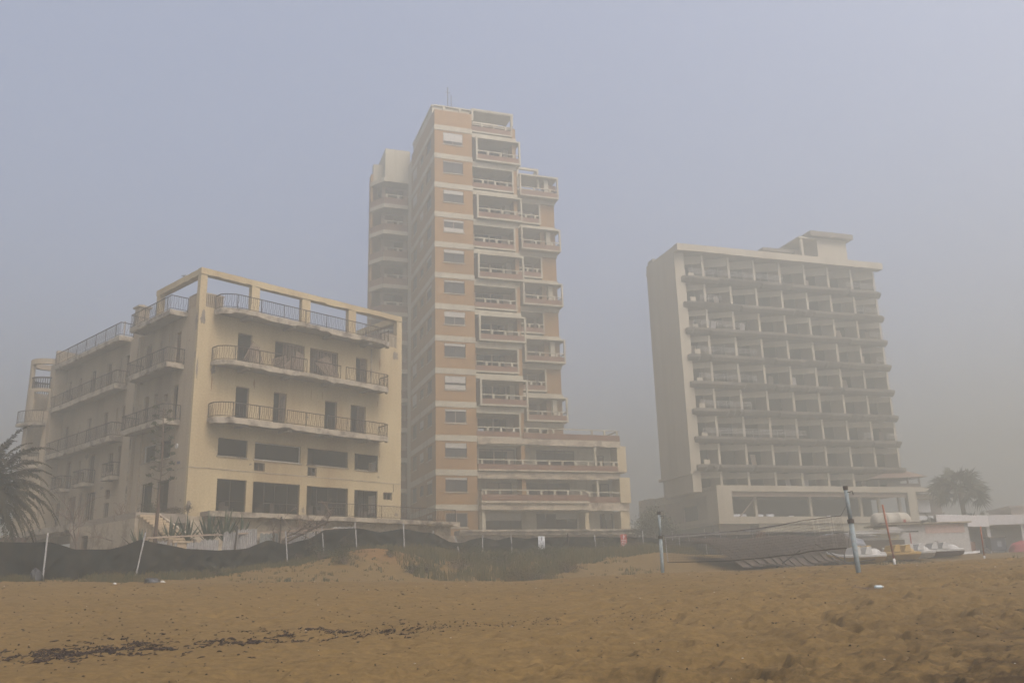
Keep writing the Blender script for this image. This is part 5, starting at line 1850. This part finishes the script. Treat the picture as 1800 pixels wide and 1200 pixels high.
for k in range(130):
    y = random.uniform(13.2, 36)
    x = random.uniform(-.62, .62) * y
    r_ = random.uniform(.003, .009) * (.6 + y / 30)
    a = random.random() * 3
    m_.obox((x, y, gz(x, y) + r_ * .4), (r_ * 1.6 * math.cos(a), r_ * 1.6 * math.sin(a), 0), (-r_ * math.sin(a), r_ * math.cos(a), 0), (0, 0, r_ * .5))
o = m_.build('shell_debris', WHT, None)
tag(o, kind='stuff')

# ------------------------------------------------------------------ plants
def leafmat(name, c1, c2, trans=.25):
    if name in MATS:
        return MATS[name]
    m = bpy.data.materials.new(name)
    m.use_nodes = True
    n, l = m.node_tree.nodes, m.node_tree.links
    b = n['Principled BSDF']
    b.inputs['Roughness'].default_value = .7
    b.inputs['Specular IOR Level'].default_value = .15
    tc = n.new('ShaderNodeTexCoord')
    q = n.new('ShaderNodeTexNoise')
    q.inputs['Scale'].default_value = 1.3
    q.inputs['Detail'].default_value = 6
    l.new(tc.outputs['Object'], q.inputs[0])
    r = n.new('ShaderNodeValToRGB')
    r.color_ramp.elements[0].position, r.color_ramp.elements[1].position = .36, .64
    r.color_ramp.elements[0].color, r.color_ramp.elements[1].color = (*c1, 1), (*c2, 1)
    l.new(q.outputs['Fac'], r.inputs[0])
    l.new(r.outputs[0], b.inputs['Base Color'])
    MATS[name] = m
    return m


GR_DRY = leafmat('dry_dune_grass', (0.105, 0.075, 0.030), (0.065, 0.058, 0.022))
GR_GRN = leafmat('green_dune_grass', (0.030, 0.038, 0.014), (0.07, 0.06, 0.025))
SHR = leafmat('dull_green_scrub', (0.020, 0.025, 0.010), (0.05, 0.052, 0.022))
BRS = leafmat('brown_scrub', (0.040, 0.028, 0.014), (0.075, 0.052, 0.026))
PALM = leafmat('date_palm_frond', (0.016, 0.014, 0.007), (0.040, 0.032, 0.014))
FAN = leafmat('far_palm_leaf', (0.030, 0.032, 0.017), (0.055, 0.052, 0.028))
AGV = leafmat('agave_leaf', (0.045, 0.062, 0.038), (0.08, 0.095, 0.06))
BRK_ = mat('grey_brown_bark', (0.14, 0.10, 0.075), (0.07, 0.05, 0.04), .6, scale=4, bump=.5, bscale=20)
STK = mat('reddish_dry_stalk', (0.085, 0.055, 0.038), (0.05, 0.035, 0.026), .5, scale=4)


def blades(mb, x, y, n, h, spread, lean=.35, w_=.016):
    for _ in range(n):
        r_ = random.random() ** .7 * spread
        a = random.random() * 6.283
        px_, py_ = x + r_ * math.cos(a), y + r_ * math.sin(a)
        z = gz(px_, py_, False) - .04
        hh = h * random.uniform(.45, 1.1)
        la = random.random() * 6.283
        lx, ly = math.cos(la) * lean * hh * random.random(), math.sin(la) * lean * hh * random.random()
        wx = w_ * random.uniform(.6, 1.5)
        i = len(mb.v)
        mb.v += [(px_ - wx, py_, z), (px_ + wx, py_, z), (px_ + lx * .4 + wx * .7, py_ + ly * .4, z + hh * .6), (px_ + lx * .4 - wx * .7, py_ + ly * .4, z + hh * .6), (px_ + lx, py_ + ly, z + hh)]
        mb.f += [(i, i + 1, i + 2, i + 3), (i + 3, i + 2, i + 4)]


dry, grn = MB(), MB()
# band along the fence foot, thick on the right half of the dune
for k in range(3000):
    x = random.uniform(-22, 12)
    fy = float(np.interp(x, FX, FY))
    den = float(np.interp(x, [-22, -14, -11, -8.5, -6.5, -5, 1, 3.2, 6, 12], [.5, .4, .35, .12, .5, .95, 1, .75, .6, .5]))
    if random.random() > den:
        continue
    dep = float(np.interp(x, [-22, -12, -8, -5, 1, 3.5, 12], [2.2, 2.5, 2, 11, 14, 9, 5]))
    y = fy - .15 - random.random() ** 1.3 * dep
    if y < 39.5 and x > -13:
        continue
    cl = vnoise(np.array([x * .55]), np.array([y * .35]), 71)[0]
    if cl < .30:
        continue
    h = random.uniform(.22, .55) * (1.3 if x > -6 else .8)
    blades(dry if random.random() < .62 else grn, x, y, random.randint(9, 20), h, .35)
for k in range(420):
    x = random.uniform(-13, 6)
    y = random.uniform(40.5, float(np.interp(x, FX, FY)) - .3)
    if x > -4 and random.random() < .4: continue
    blades(grn if random.random() < .5 else dry, x, y, random.randint(3, 9), random.uniform(.08, .25), .16)
for k in range(380):
    x = random.uniform(-22, -10)
    y = float(np.interp(x, FX, FY)) - random.random() ** 1.5 * 3.6
    blades(grn if random.random() < .5 else dry, x, y, random.randint(3, 10), random.uniform(.07, .26), .22)
for k in range(260):
    x = random.uniform(5, 24)
    y = random.uniform(43, 62)
    if vnoise(np.array([x * .5]), np.array([y * .4]), 72)[0] < .5: continue
    blades(dry if random.random() < .7 else grn, x, y, random.randint(4, 12), random.uniform(.12, .35), .3)
o = dry.build('dry_dune_grass', GR_DRY, None)
tag(o, kind='stuff')
o = grn.build('green_dune_grass', GR_GRN, None)
tag(o, kind='stuff')


def shrub(x, y, rx, ry, h, m, label, n=900, leaf=.06, name='dune_shrub', zoff=0, group=None, z0=None, cat='shrub'):
    g = (gz(x, y, False) if z0 is None else z0) + zoff
    e = empty(name, (x, y, g))
    tag(e, label, cat, group)
    mb, st = MB(), MB()
    tips = []
    for k in range(14):
        a, el = random.random() * 6.283, random.uniform(.35, 1.4)
        L = random.uniform(.6, 1.0)
        tip = Vector((math.cos(a) * math.cos(el) * rx, math.sin(a) * math.cos(el) * ry, math.sin(el) * h)) * L
        st.tube([(0, 0, -.1), tuple(tip * .5 + Vector((0, 0, .05))), tuple(tip)], [.02, .012, .004], 4, False)
        tips.append(tip)
    for k in range(n):
        if random.random() < .75:
            c = random.choice(tips) * random.uniform(.55, 1.05) + Vector((random.gauss(0, rx * .16), random.gauss(0, ry * .16), random.gauss(0, h * .12)))
        else:
            a, el = random.random() * 6.283, random.random() * 1.4
            c = Vector((math.cos(a) * math.cos(el) * rx, math.sin(a) * math.cos(el) * ry, math.sin(el) * h)) * random.uniform(.5, .95)
        if c.z < -.05: c.z = abs(c.z) * .3
        d = Vector((random.gauss(0, 1), random.gauss(0, 1), random.gauss(.4, 1))).normalized() * leaf * random.uniform(.6, 1.6)
        w_ = Vector((random.gauss(0, 1), random.gauss(0, 1), random.gauss(0, .6))).normalized() * leaf * .4
        mb.quad(tuple(c - w_ * .3), tuple(c + d * .5 - w_), tuple(c + d), tuple(c + d * .5 + w_))
    mb.build('foliage', m, e)
    st.build('stem', BRK_, e)
    return e


GS = 'scrub clumps on the dune below the fence'
for a in [(-8.6, 45.6, .9, .7, .95, SHR, 'rounded green shrub on bare sand left of the reddish mound', 1300),
          (-10.2, 47.2, .9, .7, .75, SHR, 'low green shrub hugging the net left of the reddish mound', 900),
          (-11.3, 47.3, .55, .5, .55, BRS, 'small olive tuft at the foot of the third fence pole', 500),
          (-5.3, 45.9, .55, .5, .6, SHR, 'small dark tuft below the reddish mound', 600),
          (-6.6, 47.5, .4, .4, .45, SHR, 'smallest green tuft on the slope of the reddish mound', 350),
          (-4.6, 46.6, .45, .4, .5, BRS, 'brown tuft right beside the small dark tuft', 400),
          (-2.6, 52.5, 1.6, 1.2, 1.0, SHR, 'broad dark scrub below the pole that leans by the fallen masonry', 1700),
          (-0.6, 51.0, 1.7, 1.2, 1.1, SHR, 'broad dark scrub left of the white warning sign', 1800),
          (1.5, 53.5, 1.7, 1.3, .95, SHR, 'dark green scrub directly below the white warning sign', 1800),
          (2.5, 49.0, 1.2, 1.0, .7, BRS, 'brown scrub lowest on the dune in the middle', 1200),
          (.2, 46.0, 1.5, 1.0, .7, BRS, 'reddish brown scrub at the bottom of the dune hollow', 1400),
          (5.6, 58.0, 1.4, .9, 1.1, SHR, 'dark scrub hanging below the fence left of the red warning sign', 1500),
          (7.8, 60.2, 1.0, .8, .85, BRS, 'scrub below the red warning sign', 1000),
          (9.8, 60.5, 1.0, .8, .9, BRS, 'scrub between the red warning sign and the far volleyball post', 1000),
          (-3.2, 49.0, 1.1, .9, .6, BRS, 'olive scrub in the hollow just right of the reddish mound', 1000),
          (-17.6, 39.2, .6, .4, .4, BRS, 'low tuft against the net left of the second fence pole', 400),
          (-14.4, 43.2, .8, .4, .5, SHR, 'green tuft against the net right of the second fence pole', 600)]:
    shrub(*a[:7], n=a[7], leaf=.055, group=GS)
shrub(-20.9, 51.4, .9, .7, 1.15, SHR, 'dark bush growing on the broken terrace edge left of the steps', n=1500, z0=6.0, name='terrace_bush')
shrub(-19.6, 51.6, .9, .5, .45, BRS, 'low weeds on the terrace between the dark bush and the steps', n=700, z0=6.3, name='terrace_bush')
shrub(-18.5, 51.0, .35, .3, .5, BRS, 'small weed at the building corner above the steps', n=350, z0=6.3, name='terrace_bush')
shrub(-22.9, 53.6, .5, .4, .5, SHR, 'small green weed hanging from the terrace beam at the left', n=400, z0=5.6, name='terrace_bush')
shrub(18.6, 70.2, .75, .5, .95, leafmat('rust_orange_leaves', (0.30, 0.10, 0.045), (0.18, 0.08, 0.04)), 'small bush with rust-orange leaves in front of the far net fence', n=380, z0=4.7, name='orange_bush')
# trees between the tower podium and the hotel
for x, y, s_, lab in ((12.4, 84, 1.0, 'dark bushy tree between the tower podium and the hotel'), (14.2, 88, .95, 'second dark tree close behind it, partly covered by the hotel podium')):
    e = shrub(x, y, 1.9 * s_, 1.6 * s_, 3.3 * s_, SHR, lab, n=5200, leaf=.13, name='bushy_tree', z0=5.4 if s_ == 1 else 5.3, cat='tree')
    MB().tube([(0, 0, -2.5), (.1, 0, 0), (.2, .1, 1.6)], [.2, .16, .08], 7).build('trunk', BRK_, e)


# palms
def frond(mb, rb, base, az, el, L, droop, w_=.34, n=26, up=.0):
    """one pinnate frond: curved rachis with two rows of narrow leaflets"""
    d = Vector((math.cos(az) * math.cos(el), math.sin(az) * math.cos(el), math.sin(el)))
    p = Vector(base)
    pts = [p.copy()]
    for k in range(n):
        d = (d + Vector((0, 0, -droop / n * (0.5 + 1.3 * k / n)))).normalized()
        p = p + d * L / n
        pts.append(p.copy())
    rb.tube([tuple(q) for q in pts[::3]], [.03 * (1 - i / (len(pts) / 3 + 1)) + .006 for i in range(len(pts[::3]))], 4, False)
    for k in range(2, n + 1):
        t = k / n
        tg = (pts[k] - pts[k - 1]).normalized()
        sd = tg.cross(Vector((0, 0, 1)))
        sd = sd.normalized() if sd.length > .05 else Vector((1, 0, 0))
        ll = w_ * (math.sin(math.pi * min(1, .12 + t * .95)) * .75 + .25)
        for s_ in (-1, 1):
            for j in range(5):
                q = pts[k - 1].lerp(pts[k], j / 5)
                dd = (sd * s_ * random.uniform(.5, 1.1) + tg * random.uniform(.4, 1.0) + Vector((0, 0, random.uniform(-.9, .25)))).normalized() * ll * random.uniform(.75, 1.1)
                ww = tg * .034
                mb.quad(tuple(q - ww), tuple(q + dd * .5 - ww * .8), tuple(q + dd), tuple(q + dd * .5 + ww * .8))


dp = empty('date_palm', (-26.1, 44.0, 2.6))
tag(dp, 'date palm with brownish drooping fronds reaching in from the left edge', 'palm tree')
MB().tube([(0, 0, -.5), (.1, 0, 2), (.05, 0, 4.3)], [.38, .3, .34], 12).build('trunk', BRK_, dp)
spec = []
for k in range(74):
    az = k * 2.399
    el = R(78 - 112 * (k / 74))
    spec.append((az, el, random.uniform(3.4, 4.4), 1.4 + .5 * random.random()))
for az, el, L, dr in ((-.25, .62, 4.2, 1.35), (-.05, .42, 4.3, 1.25), (.1, .22, 4.6, 1.5), (-.35, .35, 4.4, 1.9), (-.15, .1, 4.2, 1.5), (.0, .95, 3.9, 1.6), (-.3, -.15, 4.0, 1.3), (-.6, .15, 4.0, 1.9), (.15, .55, 4.3, 2.1)):
    spec.append((az, el, L, dr))
for k, (az, el, L, dr) in enumerate(spec):
    a, b = MB(), MB()
    frond(a, b, (0, 0, 4.3), az, el, L, dr, .42)
    a.v += b.v if False else []
    n0 = len(a.v)
    a.v += b.v
    a.f += [tuple(i + n0 for i in f) for f in b.f]
    a.build('frond', PALM, dp)


def fan_palm(x, y, z0, h, R_, label, n=58):
    e = empty('fan_palm', (x, y, z0))
    tag(e, label, 'palm tree', 'fan palms beyond the white pavilion')
    MB().tube([(0, 0, 0), (.1, 0, h * .5), (0, 0, h)], [.3, .24, .28], 10).build('trunk', BRK_, e)
    for k in range(n):
        az = k * 2.399
        el = math.asin(max(-1, min(1, 1 - 1.55 * (k + .5) / n)))
        d = Vector((math.cos(az) * math.cos(el), math.sin(az) * math.cos(el), math.sin(el)))
        st = Vector((0, 0, h)) + Vector((d.x, d.y, d.z * .8)) * R_ * random.uniform(.30, .70)
        mb = MB()
        mb.tube([(0, 0, h), tuple(st)], [.03, .015], 4, False)
        rv = Vector((random.gauss(0, 1), random.gauss(0, 1), random.gauss(0, 1))).normalized()
        sd = d.cross(rv).normalized()
        m = 21
        for j in range(m):
            a = -1.9 + 3.8 * j / (m - 1)
            dd = (d * math.cos(a) + sd * math.sin(a)).normalized() * R_ * random.uniform(.30, .46) * (1 - .12 * abs(a))
            w_ = (d * -math.sin(a) + sd * math.cos(a)) * .055
            mid = st + dd * .55
            tip = st + dd + Vector((0, 0, -random.uniform(.08, .3) * R_ * .4))
            mb.quad(tuple(st), tuple(mid - w_), tuple(tip), tuple(mid + w_))
        mb.build('frond', FAN, e)
    return e


fan_palm(46.0, 94, 3.2, 7.0, 3.4, 'larger hazy palm just right of the brown-roofed pavilion')
fan_palm(49.0, 97, 3.2, 2.8, 3.2, 'lower hazy palm clump to the right of the larger palm', 46)
fan_palm(44.3, 96, 3.2, 3.2, 2.7, 'small hazy palm squeezed against the hotel podium end', 40)
fan_palm(71.5, 122, 3.4, 9.0, 3.2, 'very faint palm cut by the right edge of the picture', 26)


# bare trees
def branches(mb, p, d, L, r_, depth, wild=.5):
    n = 3
    pts = [p]
    for k in range(n):
        d = (d + Vector((random.gauss(0, wild * .3), random.gauss(0, wild * .3), random.gauss(.04, wild * .2)))).normalized()
        p = p + d * L / n
        pts.append(p)
    mb.tube([tuple(q) for q in pts], [r_, r_ * .88, r_ * .76, r_ * .66], 5 if depth > 2 else 3, False)
    if depth <= 0:
        return
    for k in range(random.choice((2, 2, 3))):
        q = pts[random.choice((1, 2, 3, 3))]
        nd = (d + Vector((random.gauss(0, wild), random.gauss(0, wild), random.gauss(.05, wild * .8)))).normalized()
        branches(mb, q, nd, L * random.uniform(.6, .85), r_ * .62, depth - 1, wild)


for x, y, z, L, dp_, wl, lab, lean in ((-24.2, 50.5, 3.6, 1.7, 6, .55, 'leafless twiggy tree in front of the round corner tower behind the date palm', (.1, 0, 1)),
                                       (-22.7, 52.0, 3.6, 1.3, 5, .5, 'smaller leafless tree against the left side wall of the yellow building', (-.1, 0, 1))):
    mb = MB()
    branches(mb, Vector((0, 0, 0)), Vector(lean).normalized(), L, .07, dp_, wl)
    e = empty('bare_tree', (x, y, z))
    tag(e, lab, 'tree')
    mb.build('branches', BRK_, e)
    MB().tube([(0, 0, -1.5), (0, 0, .05)], [.1, .075], 8).build('trunk', BRK_, e)
e = empty('tangled_tree', (-12.4, 48.3, 3.3))
tag(e, 'low tangled bare tree sprawling over the white sheets below the terrace deck', 'tree')
for k, (dx, dz, L, ddx) in enumerate(((0, 1.2, 1.0, .9), (.1, 1.1, .9, .2), (.2, 1.4, 1.1, 1.2), (-.1, .9, .7, -.5), (1.3, 1.7, .9, .8), (2.2, 1.9, .7, .7))):
    mb = MB()
    branches(mb, Vector((dx, 0, dz)), Vector((ddx, -.1, .35)).normalized(), L, .05, 5, .75)
    mb.build('branch', BRK_, e)
MB().tube([(0, 0, -.4), (.05, 0, .7), (0, 0, 1.25)], [.12, .09, .07], 8).build('trunk', BRK_, e)
MB().tube([(0, 0, 1.0), (1.0, .1, 1.5), (2.4, .1, 2.1)], [.07, .05, .03], 6).build('branch', BRK_, e)
m_ = MB()
for k in range(420):
    c = Vector((random.choice((1.35, 1.5, 3.3, 3.6)) + random.gauss(0, .16), random.gauss(0, .12), random.choice((.7, .9, 1.1, 1.9, 1.2)) + random.gauss(0, .14)))
    d = Vector((random.gauss(0, 1), random.gauss(0, .6), random.gauss(-.6, 1))).normalized() * .07
    w_ = Vector((random.gauss(0, 1), random.gauss(0, 1), 0)).normalized() * .03
    m_.quad(tuple(c - w_ * .3), tuple(c + d * .5 - w_), tuple(c + d), tuple(c + d * .5 + w_))
m_.build('dead_leaves', BRS, e)

# agave flower stalk
e = empty('agave_stalk', (-18.62, 47.0, 4.3))
tag(e, 'tall thin dead agave flower stalk with small side clusters in front of the yellow building', 'agave stalk')
MB().tube([(-.05, 0, -.8), (0, 0, 2), (.02, 0, 4.5), (-.12, 0, 7.2)], [.11, .09, .065, .03], 8).build('stalk', STK, e)
h = 2.9
k = 0
while h < 7.15:
    s_ = 1 if k % 2 else -1
    L = (.62 - .055 * (h - 2.9)) * random.uniform(.8, 1.15)
    az = random.uniform(-.6, .6)
    mb = MB()
    x0 = .02 - .14 * max(0, h - 4.5) / 2.7
    tip = Vector((x0 + s_ * L * math.cos(az), L * math.sin(az), h + L * .35))
    mb.tube([(x0, 0, h), tuple(tip * .55 + Vector((x0, 0, h)) * .45 - Vector((0, 0, .05))), tuple(tip)], [.022, .016, .01], 4, False)
    for q in range(34):
        c = tip + Vector((random.gauss(0, .085), random.gauss(0, .07), random.gauss(.02, .04)))
        d = Vector((random.gauss(0, .6), random.gauss(0, .6), 1)).normalized() * .10
        w_ = Vector((.035, 0, 0))
        mb.quad(tuple(c - w_ * .4), tuple(c + d * .5 - w_), tuple(c + d), tuple(c + d * .5 + w_))
    mb.build('side_cluster', SHR, e)
    h += .23
    k += 1


def agave(x, y, z, h, n, label):
    e = empty('agave_plant', (x, y, z))
    tag(e, label, 'agave', 'agaves growing behind the white sheets')
    for k in range(n):
        az = k * 2.399
        el = R(88 - 48 * (k / n))
        d = Vector((math.cos(az) * math.cos(el), math.sin(az) * math.cos(el), math.sin(el)))
        L = h * random.uniform(.8, 1.1)
        sd = d.cross(Vector((0, 0, 1)))
        sd = sd.normalized() if sd.length > .02 else Vector((1, 0, 0))
        nrm = sd.cross(d).normalized()
        mb = MB()
        ws = (.05, .085, .075, .045, .003)
        for j, wd in enumerate(ws):
            t = j / 4
            c = d * L * t + Vector((0, 0, -.12 * t * t * math.cos(el)))
            mb.v += [tuple(c - sd * wd), tuple(c - nrm * wd * .45), tuple(c + sd * wd), tuple(c + nrm * wd * .15)]
        for j in range(4):
            for q in range(4):
                mb.f.append((j * 4 + q, j * 4 + (q + 1) % 4, (j + 1) * 4 + (q + 1) % 4, (j + 1) * 4 + q))
        mb.build('leaf', AGV, e)
    return e


agave(-19.5, 47.2, 4.0, 1.35, 13, 'agave at the left, behind the peak of the net')
agave(-18.0, 47.4, 4.3, 1.5, 15, 'agave with wide leaves just right of the flower stalk')
agave(-17.2, 47.6, 4.4, 1.5, 14, 'agave standing in front of the stone steps')
agave(-16.2, 47.9, 4.4, 1.65, 18, 'dense dark agave right of the steps')
agave(-15.35, 48.0, 4.4, 1.75, 20, 'tallest and densest agave, third from the steps')
agave(-14.6, 48.4, 4.5, 1.5, 9, 'thin agave behind the tall dirty corrugated sheet')

# faint buildings at the far right
FAR = mat('faded_pink_far_wall', (0.42, 0.33, 0.29), (0.3, 0.24, 0.2), .4, scale=.3)
for x, y, w_, d_, h, lab in ((60, 112, 9, 8, 4.6, 'faint low pinkish house beyond the palms at the right'), (72, 124, 12, 8, 7.2, 'very faint taller house at the right edge behind the pavilion')):
    e = empty('distant_house', (x, y, 3.2), R(-8))
    tag(e, lab, 'house')
    m_ = MB()
    hs_ = [(-w_ / 2 + 1.2 + 2.3 * k, -w_ / 2 + 2.3 + 2.3 * k, zz, zz + 1.3) for k in range(int((w_ - 1.5) / 2.3)) for zz in np.arange(1.2, h - 1.4, 3)]
    wall(m_, 'x', -w_ / 2, w_ / 2, -.5, h, -d_ / 2, .3, hs_)
    m_.box(-w_ / 2, w_ / 2, d_ / 2 - .3, d_ / 2, -.5, h)
    m_.box(-w_ / 2, -w_ / 2 + .3, -d_ / 2 + .3, d_ / 2 - .3, -.5, h)
    m_.box(w_ / 2 - .3, w_ / 2, -d_ / 2 + .3, d_ / 2 - .3, -.5, h)
    m_.build('wall', FAR, e)
    part_boxes('roof', FAR, e, [(-w_ / 2 - .3, w_ / 2 + .3, -d_ / 2 - .3, d_ / 2 + .3, h, h + .25)])
    for hh in hs_:
        part_boxes('window', RUST, e, [(hh[0], hh[1], -d_ / 2 + .15, -d_ / 2 + .2, hh[2], hh[3])])


# pigeons on the roof frame and the far parapet
def bird(loc, rz, lab):
    mb = MB()
    mb.tube([(-.19, 0, .10), (-.12, 0, .12), (-.05, 0, .14), (.03, 0, .165), (.075, 0, .21), (.10, 0, .245), (.135, 0, .25), (.165, 0, .24)], [.012, .035, .062, .06, .034, .032, .026, .004], 8)
    mb.tube([(0, .02, .1), (0, .02, 0)], .007, 4)
    mb.tube([(0, -.02, .1), (0, -.02, 0)], .007, 4)
    o = mb.build('pigeon', mat('grey_feathers', (0.12, 0.12, 0.13), bump=0), None, smooth=True, loc=loc)
    o.rotation_euler = (0, 0, rz)
    tag(o, lab, 'bird')


def yloc(u, v, z):
    return OY + Vector((math.sin(YAW_Y), math.cos(YAW_Y), 0)) * u + Vector((-math.cos(YAW_Y), math.sin(YAW_Y), 0)) * v + Vector((0, 0, z))


bird(yloc(0.1, 2.6, 21.37), 1.0, 'small pigeon perched on the concrete roof frame of the yellow building')

# ------------------------------------------------------------------ haze
hz = MB().box(-380, 380, -45, 420, -4.0, 58.0).build('haze', bpy.data.materials.new('haze_air'))
tag(hz, kind='stuff')
m = hz.data.materials[0]
m.use_nodes = True
n, l = m.node_tree.nodes, m.node_tree.links
n.clear()
pv = n.new('ShaderNodeVolumePrincipled')
pv.inputs['Color'].default_value = (0.525, 0.535, 0.490, 1)
pv.inputs['Density'].default_value = HAZE_DENSITY
pv.inputs['Anisotropy'].default_value = 0.45
out = n.new('ShaderNodeOutputMaterial')
l.new(pv.outputs[0], out.inputs['Volume'])
